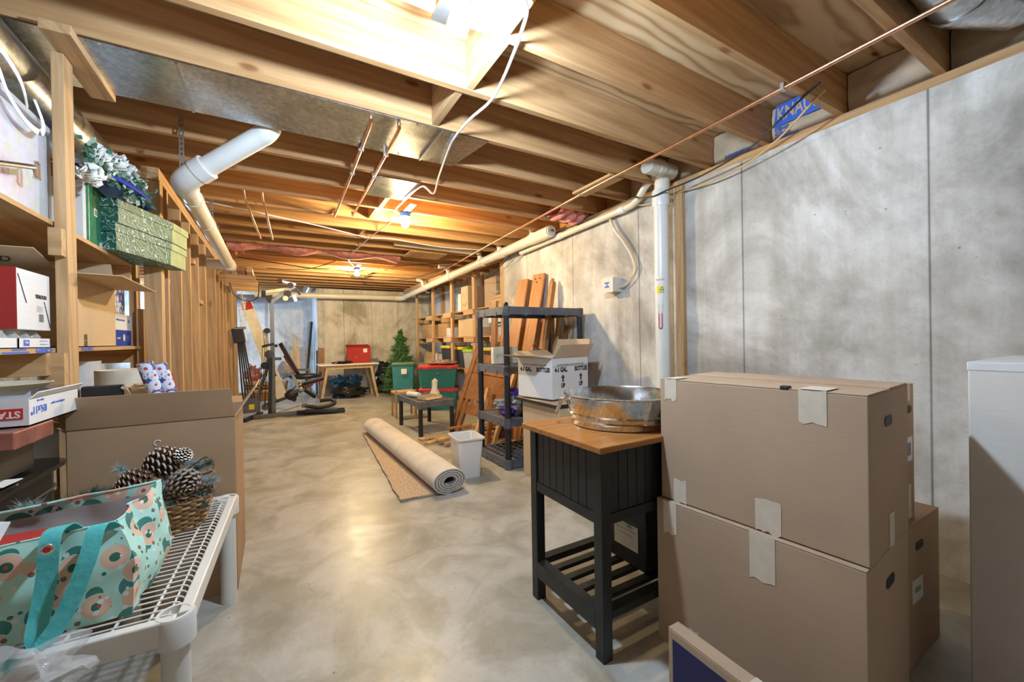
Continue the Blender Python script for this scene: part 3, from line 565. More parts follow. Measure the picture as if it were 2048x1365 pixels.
# ceiling bulbs
def bulb(label, x, y, z, col, s, fix):
    o = T('light_bulb', label, 'lamp', (x, y, z), 0, 'bare ceiling bulbs'); h = 2.417-z
    MB().box(-.03, .03, -.28, .20, h-.004, h).build('mounting_strip', 'steel', o)
    MB().lathe([(.050, h-.004), (.052, h-.045), (.03, h-.05)], 24).build('junction_box', fix, o, smooth=True)
    MB().lathe([(.042, h-.045), (.040, .062), (.026, .055)], 20).build('lamp_holder', 'porcelain', o, smooth=True)
    MB().lathe([(.014, .062), (.016, .045), (.030, .022), (.038, .0), (.034, -.020), (.020, -.034), (.004, -.040)], 20).build('bulb', emis('bulb_glow_%d' % len(MATS), col, s), o, smooth=True)
bulb('bare bulb under a blue box between the nearest joists, glaring white', *BULB[0], 'fixture_blue')
bulb('bare warm bulb in the middle of the ceiling', *BULB[1], 'fixture_blue')
bulb('bare warm bulb farthest back on the ceiling', *BULB[2], 'fixture_blue')
# overhead rack on the partition
rk = T('overhead_rack', 'wooden overhead rack of stored boards at the top of the left partition', 'rack', (-.45, 7.4, 2.1))
for y in (6.6, 7.4, 8.2): MB().box(-.64, -.22, y, y+.038, 2.02+.03*(y-6.6), 2.11+.03*(y-6.6)).build('crossbar', 'pine_X', rk, world=True)
for i in range(4):
    single(MB().box(-.60+i*.09, -.56+i*.09+.02, 6.5+.1*i, 8.6, 2.172+.005*i, 2.20+.02*i), 'stored_board', ('kraft', 'cream', 'brown_wood_Y', 'kraft')[i], ('leftmost tan board', 'cream board', 'brown board', 'rightmost tan board')[i]+' lying on the overhead rack', 'board')
cable('black cord hanging in a loop below the overhead rack', [(-.55, 7.0, 2.05), (-.50, 7.05, 1.88), (-.35, 7.1, 1.80), (-.22, 7.1, 1.86), (-.20, 7.05, 2.05)], .007, 'cable_black')
pipe('flexible_duct', 'silver blue flexible duct crossing the daylit recess', 'duct', [(-1.4, 10.3, 2.13), (-.5, 10.3, 2.12), (.2, 10.25, 2.14), (.58, 10.2, 2.22), (.66, 10.2, 2.41)], .10, 'flex_blue', None, (), 20)
def at(px, py, X=None, Y=None, Z=None):
    """point where the sight line through a pixel meets the plane X, Y or Z (measuring aid)"""
    d = _w + _rr*((px-1024)/FPX) - _uu*((py-682.5)/FPX); o = Vector((0, 0, CAMH))
    t = (X-o.x)/d.x if X is not None else (Y-o.y)/d.y if Y is not None else (Z-o.z)/d.z
    return o + d*t
# ================================================================== CARTONS
def bx_local(w, d, h, z0=0): return MB().box(-w/2, w/2, -d/2, d/2, z0, z0+h)
def tape_patch(parent, face, u0, z0, u1, z1, off, seed=0, name='tape_strip'):
    """torn masking tape: face = (origin, udir, normal) local"""
    o, ud, nn = Vector(face[0]), Vector(face[1]), Vector(face[2]); rnd = random.Random(seed); n = 6
    top = [(u0+(u1-u0)*i/n, z1+rnd.uniform(-.004, .003)) for i in range(n+1)]; bot = [(u0+(u1-u0)*i/n, z0+rnd.uniform(-.007, .007)) for i in range(n+1)]
    mb = MB(); vs = [o+ud*u+Vector((0, 0, z))+nn*off for u, z in bot+top[::-1]]; m = len(vs)
    vs2 = [v+nn*.0008 for v in vs]; mb.add(vs+vs2, [tuple(range(m))[::-1], tuple(range(m, 2*m))] + [(i, (i+1) % m, m+(i+1) % m, m+i) for i in range(m)])
    return mb.build(name, 'tape', parent)
def closed_carton(label, loc, rz, w, d, h, mat='cardboard', hole='-y', seam='x', group=None, cat='box'):
    t = T('cardboard_box', label, cat, loc, rz, group)
    bx_local(w, d, h-.004).build('body', mat, t, bev=.003)
    if seam == 'y':
        MB().box(-w/2, -.004, -d/2+.001, d/2-.001, h-.004, h).build('top_flap', mat, t, bev=.001); MB().box(.003, w/2, -d/2+.001, d/2-.001, h-.004, h+.003).build('top_flap', mat, t, bev=.001)
    else:
        MB().box(-w/2+.001, w/2-.001, -d/2, -.004, h-.004, h+.002).build('top_flap', mat, t, bev=.001); MB().box(-w/2+.001, w/2-.001, .003, d/2, h-.004, h).build('top_flap', mat, t, bev=.001)
    return t
def slot(parent, c, nn, ud, w=.075, h=.028, mat='ink_black', name='hand_hole'):
    c, nn, ud = Vector(c), Vector(nn), Vector(ud); pts = []
    for i in range(20):
        a = 2*math.pi*i/20; x = (w/2-h/2)*(1 if math.cos(a) > 0 else -1)+h/2*math.cos(a); pts.append(c+ud*x+Vector((0, 0, h/2*math.sin(a))))
    vs = [p+nn*.0005 for p in pts]+[p+nn*.0015 for p in pts]; n = 20
    return MB().add(vs, [tuple(range(n)), tuple(range(n, 2*n))]+[(i, (i+1) % n, n+(i+1) % n, n+i) for i in range(n)]).build(name, mat, parent)
# stacked moving cartons, right foreground. local +y points down the room
ang = math.atan2(.085, .996)
def corner_box(near, rz, w, d):      # near-left corner -> centre
    v = Matrix.Rotation(rz, 3, 'Z') @ Vector((w/2, d/2, 0)); return Vector((near[0]+v.x, near[1]+v.y, 0))
cA = corner_box((1.354, .456), ang, .397, .632)
A = closed_carton('large brown moving carton on top of the nearest stack, taped at its corners', (cA.x, cA.y, .553), ang, .397, .632, .462, seam='y')
Cc = corner_box((1.335, .456), ang, .414, .640)
Cb = closed_carton('large brown moving carton at the bottom of the nearest stack, under the taped top one', (Cc.x, Cc.y, 0), ang, .414, .640, .550, seam='y')
L = ((-.1985, 0, 0), (0, 1, 0), (-1, 0, 0))
for i, (u0, u1, z0, z1) in enumerate(((-.225, -.155, .365, .462), (.245, .295, .385, .462), (.21, .262, .0, .085), (-.105, -.03, .0, .105))): tape_patch(A, L, u0, z0, u1, z1, .0005, i)
MB().box(-.1985, -.1, -.225, -.155, .4645, .4655).build('tape_strip', 'tape', A); MB().box(-.1985, -.12, .245, .295, .4645, .4655).build('tape_strip', 'tape', A)
MB().box(-.200, -.176, -.13, -.105, .458, .470).build('torn_notch', 'ink_black', A, bev=.003)
slot(A, (-.02, -.3165, .372), (0, -1, 0), (1, 0, 0), .07, .03); tape_patch(A, ((0, -.316, 0), (1, 0, 0), (0, -1, 0)), -.02, .0, .03, .10, .0005, 8)
L = ((-.207, 0, 0), (0, 1, 0), (-1, 0, 0))
for i, (u0, u1, z0, z1) in enumerate(((.235, .29, .43, .55), (-.10, -.025, .405, .55), (.155, .215, .02, .11))): tape_patch(Cb, L, u0, z0, u1, z1, .0005, 20+i)
slot(Cb, (.0, -.3205, .455), (0, -1, 0), (1, 0, 0), .08, .032)
D = closed_carton('brown carton on the floor by the concrete wall, at the bottom of the rear stack', (2.01, .845, 0), 0, .385, .63, .500)
slot(D, (-.02, -.3155, .415), (0, -1, 0), (1, 0, 0), .075, .03); lb = MB().box(-.09, .01, -.3165, -.315, .22, .30).build('shipping_label', 'white_label', D); lb['label'] = 'white paper label'
text('8806', D, (-.04, -.3168, .262), .03, (1, 0, 0), (0, 0, 1), 'ink_grey')
B = closed_carton('brown carton on top of the rear stack, behind the taped carton', (1.915, .875, .504), 0, .185, .66, .488)
slot(B, (.035, -.3305, .40), (0, -1, 0), (1, 0, 0), .06, .028); MB().box(.0, .07, -.3315, -.33, .215, .30).build('shipping_label', 'white_label', B)
MB().box(.012, .055, -.3320, -.3315, .235, .28).build('printed_square', 'ink_grey', B); MB().box(.03, .055, -.331, -.330, .43, .488).build('tape_strip', 'tape', B); MB().box(.03, .055, -.331, -.330, .01, .13).build('tape_strip', 'tape', B)
E_ = closed_carton('thin flat carton with a navy blue side standing on the floor against the tall stack', (1.115, .62, 0), R(-2), .05, .56, .225, 'cardboard')
MB().box(-.0265, -.025, -.28, .262, .0, .195).build('navy_panel', 'navy_board', E_)['label'] = 'navy blue printed panel'
MB().box(-.0275, -.0265, -.17, -.05, .03, .075).build('printed_swoosh', 'cardboard_light', E_, bev=.0004); MB().box(-.0285, .0255, -.10, .02, .2255, .2265).box(-.0290, -.0270, -.10, .02, .15, .2265).build('tape_strip', 'tape', E_)
G = T('appliance_box', 'tall pale box at the right edge of the picture', 'box', (2.2, .09, 0))
MB().box(-.29, .30, -.5, .30, 0, 1.075).build('body', 'cream_board', G, bev=.004)
MB().box(-.292, .302, -.502, .302, 1.055, 1.083).build('lid', 'white_board', G, bev=.003)
MB().box(-.10, .10, .05, .16, 1.083, 1.086).build('yellow_label', 'ink_yellow', G)
# open carton in the left foreground
H = T('cardboard_box', 'big open brown carton full of odds and ends beside the left shelving post', 'box', (-.46, 2.62, 0))
MB().box(-.285, .285, -.27, -.266, 0, .835).box(-.285, .285, .266, .27, 0, .835).box(-.285, -.281, -.266, .266, 0, .835).box(.281, .285, -.266, .266, 0, .835).box(-.281, .281, -.266, .266, 0, .005).build('body', 'cardboard_dark', H, bev=.001)
def flap(parent, p0, p1, out, name='flap', mat='cardboard_dark'):
    p0, p1, out = Vector(p0), Vector(p1), Vector(out); q0, q1 = p0+out, p1+out; ins = (p1-p0).normalized()*.012; n = (p1-p0).cross(out).normalized()*.004
    return MB().add([p0, p1, q1-ins, q0+ins, p0+n, p1+n, q1-ins+n, q0+ins+n], [(3, 2, 1, 0), (4, 5, 6, 7), (0, 1, 5, 4), (1, 2, 6, 5), (2, 3, 7, 6), (3, 0, 4, 7)]).build(name, mat, parent)
flap(H, (-.285, -.27, .836), (.285, -.27, .836), (-.0, -.04, .135)); flap(H, (.285, -.27, .836), (.285, .27, .836), (.085, -.01, .13), mat='cardboard_light')
flap(H, (-.285, .27, .836), (-.285, -.27, .836), (-.14, 0, .08), mat='cardboard_light'); flap(H, (.285, .27, .836), (-.285, .27, .836), (0, .16, .02))
MB().tube(arc((.0, -.2712, .745), .012, 20, 250, (1, 0, 0), (0, 0, 1)), .002, 6).build('torn_curl', 'paper', H)
single(MB().lathe([(.125, 0), (.125, .16), (.120, .16), (.120, .004)], 32, cap=False).prism([(.12*math.cos(a*.3927), .12*math.sin(a*.3927)) for a in range(16)], 0, .004), 'lamp_shade', 'cream', 'cream drum lampshade poking out of the big open carton', 'lampshade', (-.64, 2.74, .90), smooth=True)
single(MB().lathe([(.10, 0), (.115, .9), (.112, .9), (.10, .01)], 28, cap=True), 'plastic_barrel', 'clear_bin', 'translucent plastic cylinder with printed scale behind the open carton', 'container', (-.93, 3.0, .20), smooth=True)
bk = T('binder', 'black case with white papers leaning in the open carton', 'binder', (-.655, 2.44, .006), R(8))
MB().box(-.065, .065, -.03, .02, .62, 1.0).build('cover', 'resin_black', bk, bev=.004); MB().box(.067, .078, -.025, .05, .6, .99).build('page_block', 'paper', bk); MB().box(-.065, .065, -.03, .02, 0, .619).build('lower_case', 'resin_black', bk)
MB().tube(spline([(.06, -.033, .99), (.082, -.035, .965), (.086, -.035, .90), (.08, -.03, .80)], 5), .006, 8).build('cord', 'cable_white', bk, smooth=True)
ht = T('fan_heater', 'beige plastic heater with slots lying on top inside the open carton', 'heater', (-.535, 2.50, .955), R(25), rx=R(8))
MB().box(-.055, .055, -.05, .06, -.13, .04).build('housing', 'beige_plastic', ht, bev=.028)
for i in range(4): MB().box(-.035+i*.014, -.029+i*.014, -.0515, -.048, -.035, .012).build('vent_slot', 'ink_black', ht)
MB().box(-.03, .03, -.02, .03, .041, .046).build('control_panel', 'cream', ht, bev=.01)
single(MB().box(-.10, .10, -.08, .08, 0, .60), 'packed_clothing', 'cloth_grey', 'grey bundle under the beige heater in the open carton', 'bundle', (-.42, 2.66, .006), bev=.02)
for i, (x, y, tilt, la) in enumerate(((-.283, 2.43, -14, 'left'), (-.228, 2.47, -15, 'right'))):
    w = T('gift_wrap_roll', la+' of two blue patterned gift wrap rolls standing in the open carton', 'gift wrap', (x+.02, y, .15), 0, 'rolls of gift wrap', ry=R(tilt), rx=R(4))
    MB().lathe([(.029, 0), (.029, .985-.005*i)], 20, cap=False).build('paper_roll', 'wrap_print', w, smooth=True); MB().lathe([(.016, -.0), (.016, .975)], 14).build('core', 'cardboard', w, smooth=True)
single(MB().lathe([(.024, 0), (.024, .90)], 18), 'gift_wrap_roll', 'red_board', 'red gift wrap roll behind the two blue patterned ones', 'gift wrap', (-.28, 2.68, .15), ry=R(-13), smooth=True)

# ================================================================== RESIN BENCH
bn = T('vented_shelf_bench', 'low white resin bench with a vented wire style top in the left foreground', 'bench', (-.205, 1.33, 0), R(-2.3))
W_, D_ = .41, .97   # local: x from -W to 0, y from 0 to D
ztop = .478
fr = MB(); zr = ztop-.062
fr.box(-.030, 0, .03, D_-.03, zr+.012, ztop).box(-W_, -W_+.03, .03, D_-.03, zr+.012, ztop).box(-W_+.03, -.03, 0, .028, zr, ztop).box(-W_+.03, -.03, D_-.028, D_, zr, ztop)
fr.build('rim', 'resin_white', bn, bev=.004)
for cx_, cy_ in ((-.036, .036), (-.036, D_-.036), (-W_+.036, .036), (-W_+.036, D_-.036)):
    MB().lathe([(.032, ztop-.05), (.032, ztop+.001), (.040, ztop+.001), (.044, ztop-.006), (.044, ztop-.075), (.036, ztop-.075)], 28, Matrix.Translation((cx_, cy_, 0)), cap=False).build('corner_socket', 'resin_white', bn, smooth=True)
    MB().lathe([(.031, 0), (.031, ztop-.02)], 28, Matrix.Translation((cx_, cy_, 0))).build('leg', 'resin_white', bn, smooth=True)
g = MB()
nr = 31
for i in range(nr):
    y = .045+(D_-.09)*i/(nr-1)
    g.tube([(-W_+.03, y, ztop-.006), (-.055, y, ztop-.006), (-.042, y, ztop-.010), (-.03, y, ztop-.022)], .0026, 6)
for x in (-.09, -.16, -.25, -.34): g.tube([(x, .03, ztop-.010), (x, D_-.03, ztop-.010)], .004, 6)
g.tube([(-.052, .04, ztop-.010), (-.052, D_-.04, ztop-.010)], .003, 6)
g.build('vented_deck', 'resin_white', bn, smooth=True)
# ------------------------------------------------------------------ tote bag
bg_ = T('tote_bag', 'mint holiday print tote bag with teal straps on the white bench', 'bag', (-.52, 1.54, ztop+.002))
def bagpt(u, v, ins=0.0):
    # rounded rectangle around, v = height. local coordinates
    P4 = [(.185, -.125), (.20, .115), (-.24, .125), (-.24, -.125)]; T4 = [(.155, -.085), (.185, .175), (-.24, .125), (-.24, -.10)]
    t = (u % 1)*4; i = int(t) % 4; f = t-int(t); f = f*f*(3-2*f)*.35+f*.65
    bx_ = P4[i][0]*(1-f)+P4[(i+1) % 4][0]*f; by_ = P4[i][1]*(1-f)+P4[(i+1) % 4][1]*f
    tx = T4[i][0]*(1-f)+T4[(i+1) % 4][0]*f; ty = T4[i][1]*(1-f)+T4[(i+1) % 4][1]*f
    h = .245+(.015 if i in (1,) else 0)*f
    if i == 0: h = .235+.025*f
    if i == 1: h = .26-.02*f
    if i == 2: h = .24-.02*f
    if i == 3: h = .22+.015*f
    x = bx_*(1-v)+tx*v; y = by_*(1-v)+ty*v
    bul = math.sin(v*math.pi)*(.012+(.015 if i == 0 else .005)); cx, cy2 = x+.02, y
    L_ = math.hypot(x+.02, y) or 1; x += bul*(x+.02)/L_; y += bul*y/L_
    wv = .014*noise.noise(Vector((x*9, y*9, v*2.5)))*(.4+v)+.008*noise.noise(Vector((x*26, y*26, v*4)))
    if i == 0: wv -= .022*math.exp(-((f-.42)/.10)**2)*(.3+v)
    return Vector((x+wv*(x+.02)/L_-ins*(x+.02)/L_, y+wv*y/L_-ins*y/L_, h*v))
bo = MB().grid(lambda u, v: bagpt(u, v), 96, 20, True)
bo.build('outer_fabric', 'bag_print', bg_, smooth=True)
MB().grid(lambda u, v: bagpt(u, .86+v*.138, .0035), 96, 3, True).build('inner_hem', 'bag_print', bg_, smooth=True)
bi = MB().grid(lambda u, v: bagpt(u, .02+v*.86, .004), 96, 12, True); plain('bag_lining', (0.50, 0.47, 0.47), 0.5, 0, .1, 9); bi.build('lining', 'bag_lining', bg_, smooth=True)
MB().add([bagpt(i/48, 0)+Vector((0, 0, .002)) for i in range(48)], [tuple(range(48))]).build('base', 'bag_print', bg_, solid=.002)
MB().tube([bagpt(i/96, 1.0, .002) for i in range(97)], .0035, 6, cap=False).build('hem', 'bag_print', bg_, smooth=True)
# straps: attached to the near face, hanging outside it
def wpt(px, py, Y): return at(px, py, Y=Y)
s1 = spline([wpt(150, 1064, 1.455), wpt(128, 1056, 1.44)+Vector((0, 0, .004)), wpt(106, 1066, 1.405), wpt(98, 1100, 1.385), wpt(93, 1160, 1.375), wpt(80, 1230, 1.355), wpt(72, 1272, 1.335), wpt(80, 1296, 1.325)], 6)
s2 = spline([wpt(228, 1058, 1.45), wpt(210, 1048, 1.425), wpt(193, 1058, 1.385), wpt(178, 1110, 1.355), wpt(158, 1165, 1.34), wpt(128, 1230, 1.325), wpt(95, 1278, 1.312), wpt(40, 1318, 1.30), wpt(-10, 1345, 1.295)], 6)
MB().ribbon(s1, .036, (1, .1, 0), .0025).build('strap', 'webbing', bg_, world=True, smooth=True); MB().ribbon(s2, .034, [Vector((1, .1, 0)).lerp(Vector((.75, 0, .65)), max(0, (i-24)/26)) for i in range(len(s2))], .0025).build('strap', 'webbing', bg_, world=True, smooth=True)
s3 = spline([wpt(170, 1012, 1.695), wpt(200, 1000, 1.71)+Vector((0, 0, .012)), wpt(236, 998, 1.72)+Vector((0, 0, .006)), wpt(262, 1012, 1.70)], 6);
gr = wpt(96, 1098, 1.378); MB().lathe([(.007, 0), (.012, .001), (.013, -.001)], 20, Matrix.Translation(gr-Vector((0, .006, 0))) @ Matrix.Rotation(R(90), 4, 'X'), cap=False).build('grommet', 'chrome', bg_, world=True, smooth=True)
MB().lathe([(.001, 0), (.007, .0006)], 16, Matrix.Translation(gr-Vector((0, .0065, 0))) @ Matrix.Rotation(R(90), 4, 'X')).build('rivet', 'ink_red', bg_, world=True)
single(MB().box(-.10, .10, -.08, .07, 0, .195), 'gift_box', 'red_board', 'red box inside the holiday print tote bag', 'box', (-.605, 1.55, ztop+.006), bev=.003)
single(MB().box(-.07, .07, -.04, .04, 0, .225), 'paper_packet', 'paper', 'white folded paper sticking up at the left inside the tote bag', 'paper', (-.70, 1.62, ztop+.006), R(10), bev=.002) if False else None
pk = MB().add([(0, 0, 0), (.09, 0, -.02), (.10, .03, .02), (.0, .04, .04), (0, .003, -.003), (.09, .003, -.023), (.10, .033, .017), (0, .043, .037)], [(0, 1, 2, 3), (7, 6, 5, 4), (0, 4, 5, 1), (1, 5, 6, 2), (2, 6, 7, 3), (3, 7, 4, 0)])
single(pk, 'paper_sheet', 'paper', 'white paper lying on the red box in the tote bag', 'paper', (-.70, 1.53, .71))
cb = MB().ell((0, 0, 0), (.11, .07, .06), 26, 16, None, .7, 3)
single(cb, 'plastic_bag', 'clear_film', 'crumpled clear plastic bag at the lower left corner of the bench', 'bag', (-.475, 1.245, .475), smooth=True)
# ------------------------------------------------------------------ wicker basket
bs_ = T('wicker_basket', 'small brown wicker basket of pine cones at the far end of the white bench', 'basket', (-.405, 2.045, ztop+.003), R(-6))
def sq(a, w, d, p=3.2): c, s_ = math.cos(a), math.sin(a); return (w*math.copysign(abs(c)**(2/p), c), d*math.copysign(abs(s_)**(2/p), s_))
wk = MB(); wl_ = MB()
for r_ in range(12):
    z = .006+.0088*r_; k = 1+.012*r_; pts = []
    for i in range(97):
        a = 2*math.pi*i/96; x, y = sq(a, .150*k, .105*k); o = .004*math.cos(i*math.pi/3+(r_ % 2)*math.pi); L_ = math.hypot(x, y); pts.append((x*(1+o/L_), y*(1+o/L_), z+.001*math.sin(i*1.7)))
    (wk if r_ % 3 else wl_).tube(pts, .0048, 6, cap=False)
wk.build('weave', 'wicker', bs_, smooth=True); wl_.build('pale_weave', 'wicker_light', bs_, smooth=True)
stk = MB()
for i in range(32):
    a = 2*math.pi*i/32; x, y = sq(a, .150, .105); stk.tube([(x, y, 0), (x*1.13, y*1.13, .118)], .003, 5)
stk.build('stakes', 'wicker', bs_, smooth=True)
MB().prism([sq(2*math.pi*i/40, .145, .10) for i in range(40)], .001, .006).build('base', 'wicker', bs_)
def pinecone(label, loc, L, r, axis, tips='cone_tip', n=80, group='large pine cones on the basket', small=False):
    ax = Vector(axis).normalized(); q = ax.to_track_quat('Z', 'Y').to_euler()
    o = T('pine_cone', label, 'pine cone', loc, 0, group); o.rotation_euler = q; WM[o.name] = Matrix.Translation(loc) @ q.to_matrix().to_4x4()
    co, ti = MB(), MB(); co.ell((0, 0, 0), (r*.55, r*.55, L*.46), 10, 8)
    for i in range(n):
        t = (i+.5)/n; z = -L/2+L*t; a = i*2.39996; pr = r*math.sin(math.pi*min(1, (t*.86+.12)))**.75
        d = Vector((math.cos(a), math.sin(a), 0)); tn = Vector((-math.sin(a), math.cos(a), 0)); up = Vector((0, 0, 1)); s_ = r*.26*(.6+.5*math.sin(math.pi*t))
        b = d*pr*.35+up*(z-L*.03); e = d*pr+up*(z+L*.05)
        co.add([b-tn*s_*.4, b+tn*s_*.4, e+tn*s_, e-tn*s_, b-tn*s_*.4+up*s_*.35, b+tn*s_*.4+up*s_*.35, e+tn*s_+up*s_*.38, e-tn*s_+up*s_*.38], [(0, 1, 2, 3), (7, 6, 5, 4), (0, 4, 5, 1), (1, 5, 6, 2), (2, 6, 7, 3), (3, 7, 4, 0)])
        tc_ = e+up*s_*.20; ti.add([tc_-tn*s_*.75+d*s_*.12-up*s_*.12, tc_+tn*s_*.75+d*s_*.12-up*s_*.12, tc_+d*s_*.34+tn*s_*.25+up*s_*.08, tc_+d*s_*.34-tn*s_*.25+up*s_*.08, tc_-tn*s_*.6+up*s_*.26-d*s_*.25, tc_+tn*s_*.6+up*s_*.26-d*s_*.25], [(0, 1, 2, 3), (3, 2, 5, 4), (0, 3, 4), (1, 5, 2), (0, 4, 5, 1)])
    co.build('scales', 'cone_brown', o, smooth=False); ti.build('scale_tips', tips, o, smooth=True)
pinecone('largest frosted pine cone standing highest on the basket', tuple(at(326, 925, Y=2.08)), .125, .058, (1, .1, .35))
pinecone('brown pine cone at the left on the basket, pointing left', tuple(at(270, 965, Y=2.00)), .105, .047, (-.9, -.2, -.35))
pinecone('brown pine cone at the right front of the basket', tuple(at(368, 965, Y=1.98)), .10, .052, (.35, -.75, -.4))
pinecone('small white frosted pine cone beside the highest one', tuple(at(366, 912, Y=2.06)), .06, .03, (.5, -.3, .8), 'petal')
def spray(mb, base, tip, n, ln, w, rnd):
    base, tip = Vector(base), Vector(tip); ax = (tip-base)
    for i in range(n):
        p = base+ax*rnd.random(); d = (ax.normalized()*.6+Vector((rnd.gauss(0, 1), rnd.gauss(0, 1), rnd.gauss(0, 1))).normalized()).normalized()
        l = ln*rnd.uniform(.6, 1.1); s_ = d.orthogonal().normalized()*w; s2 = d.cross(s_)
        mb.add([p+s_, p-s_*.5+s2*.87, p-s_*.5-s2*.87, p+d*l], [(0, 1, 3), (1, 2, 3), (2, 0, 3), (0, 2, 1)])
ga = T('pine_garland', 'frosted artificial pine sprigs and ribbon heaped around the cones in the basket', 'garland', (-.42, 2.04, .56))
rnd = random.Random(4); ma, mf = MB(), MB()
for (a0, a1, fr_) in (((260, 985, 2.02), (190, 985, 2.0), 0), ((300, 960, 2.1), (235, 935, 2.1), 1), ((330, 985, 2.0), (425, 985, 1.98), 0), ((370, 950, 2.1), (420, 925, 2.12), 0), ((300, 1010, 1.96), (205, 1015, 1.93), 1), ((330, 1020, 1.94), (415, 1010, 1.96), 0), ((300, 1040, 1.95), (400, 1030, 1.99), 0), ((330, 950, 2.08), (330, 985, 2.02), 1), ((350, 1000, 1.95), (300, 1050, 1.93), 0), ((390, 960, 2.05), (430, 960, 2.05), 1), ((320, 935, 2.1), (400, 925, 2.12), 1)):
    spray(mf if fr_ else ma, at(a0[0], a0[1], Y=a0[2]), at(a1[0], a1[1], Y=a1[2]), 260, .038, .0011, rnd)
x = ma.build('pine_needles', 'needle_teal', ga, world=True); x['kind'] = 'stuff'; x = mf.build('frosted_needles', 'needle_frost', ga, world=True); x['kind'] = 'stuff'
MB().ribbon(spline([at(340, 960, Y=2.0), at(380, 935, Y=2.0), at(412, 915, Y=2.0), at(426, 925, Y=2.0), at(424, 942, Y=2.0), at(405, 950, Y=2.0)], 6), .010, (0, 1, .3), .0015).build('ribbon', 'ink_black', ga, world=True, smooth=True)
MB().tube(spline([at(398, 948, Y=1.98), at(420, 940, Y=1.97), at(433, 948, Y=1.96), at(420, 955, Y=1.96)], 5), .002, 6).build('wire', 'chrome', ga, world=True, smooth=True)
for i in range(7):
    q = at(288+11*i, 1020+6*((i*5) % 3), Y=1.95); MB().ell(tuple(q), (.010, .010, .010), 10, 8).build('bauble', ('blue_lid', 'chrome', 'red_plastic')[i % 3], ga, world=True, smooth=True)
g2 = T('pine_garland', 'frosted artificial pine tufts poking up behind the tote bag', 'garland', (-.6, 1.8, .5)); ma, mf = MB(), MB()
for a0, a1 in (((60, 1040, 1.86), (75, 1010, 1.87)), ((35, 1040, 1.86), (45, 1015, 1.87)), ((110, 1020, 1.86), (160, 1000, 1.88)), ((150, 1005, 1.88), (230, 990, 1.9)), ((140, 1010, 1.88), (185, 985, 1.92))): spray(mf if a0[0] < 100 else ma, at(a0[0], a0[1], Y=a0[2]), at(a1[0], a1[1], Y=a1[2]), 170, .040, .0011, rnd)
x = ma.build('pine_needles', 'needle_teal', g2, world=True); x['kind'] = 'stuff'; x = mf.build('frosted_needles', 'needle_frost', g2, world=True); x['kind'] = 'stuff'
MB().tube([(-.72, 1.86, ztop+.02), (-.45, 1.88, ztop+.05), (-.4, 1.9, ztop+.14)], .004, 6).build('stem', 'needle_teal', g2, world=True)

# ================================================================== LEFT SHELVING
ls = T('lumber_shelving', 'site built lumber shelving along the left side with plywood shelves', 'shelving', (-1.1, 2.4, 0))
MB().box(-.768, -.730, 2.353, 2.442, 0, 2.379).build('post', 'pine_Z', ls, world=True, bev=.002)
MB().box(-.768, -.730, .95, 1.04, 0, 2.379).build('post', 'pine_Z', ls, world=True, bev=.002)
MB().box(-.835, -.797, 3.60, 3.69, 0, 2.13).build('post', 'pine_Z', ls, world=True, bev=.002); MB().box(-.79, -.752, 3.55, 3.60, 0, 1.42).build('post', 'pine_Z', ls, world=True, bev=.002)
MB().box(-.752, -.662, 2.205, 2.715, 2.381, 2.4195).build('header', 'pine_Y', ls, world=True, bev=.002)
for z, y1, nm in ((1.690, 3.42, 'top'), (1.175, 3.66, 'mid'), (.60, 3.4, 'low')):
    MB().box(-1.62, -.772, .5 if z > 1 else 2.46, y1, z-.019, z).build('shelf_board', 'shelf_ply', ls, world=True, bev=.001)
    for y in ((3.40,) if z > 1.5 else (2.315, 3.64) if z > 1 else (2.52, 3.38)): MB().box(-1.60, -.772, y-.038, y, z-.109, z-.020).build('shelf_bearer', 'pine_X', ls, world=True, bev=.002)
MB().box(-.772, -.734, 2.31, 2.352, 1.545, 1.655).build('bearer_end', 'pine_X', ls, world=True); MB().box(-.80, -.734, 2.31, 2.352, 1.02, 1.155).build('bearer_end', 'pine_X', ls, world=True)
text('GEO', ls, (-.7712, 2.26, 1.1655), .026, (0, 1, 0), (0, 0, 1), 'ink_blue', bold=.0015, sx=2.4, world=True); MB().box(-.7716, -.7712, 1.98, 2.15, 1.158, 1.164).box(-.7716, -.7712, 2.04, 2.13, 1.168, 1.174).box(-.7716, -.7712, 1.7, 1.95, 1.158, 1.172).build('printed_band', 'ink_blue', ls, world=True); text('PACIFIC', ls, (-.7712, 2.68, 1.1655), .020, (0, 1, 0), (0, 0, 1), 'ink_blue', bold=.001, sx=2.0, world=True)
# items on the middle shelf
vb = T('vacuum_box', 'red and white appliance box upside down on the middle left shelf', 'box', (-.90, 2.2, 1.243))
MB().box(-1.10, -.778, 2.09, 2.335, 1.243, 1.46).build('body', 'white_board', vb, world=True, bev=.002); MB().box(-1.101, -.776, 2.086, 2.0895, 1.243, 1.461).build('front_panel', 'red_board', vb, world=True, bev=.001)['label'] = 'red printed front panel'
text('HOOVER', vb, (-.7765, 2.262, 1.372), .020, (0, -1, 0), (0, 0, -1), 'ink_black', world=True, bold=.0006)
MB().bar((-.7768, 2.10, 1.44), (-.7768, 2.155, 1.34), .002, .0015).build('fold_line', 'ink_black', vb, world=True); MB().bar((-.7768, 2.285, 1.355), (-.7768, 2.33, 1.255), .002, .0015).build('fold_line', 'ink_black', vb, world=True)
for i in range(6): MB().box(-.7775, -.7765, 2.245+.006*i, 2.2475+.006*i, 1.275, 1.305).build('barcode_bar', 'ink_grey', vb, world=True)
for i in range(4): text('~~~~~~~~~~', vb, (-.7765, 2.25, 1.315+.006*i), .008, (0, 1, 0), (0, 0, 1), 'ink_grey', world=True)
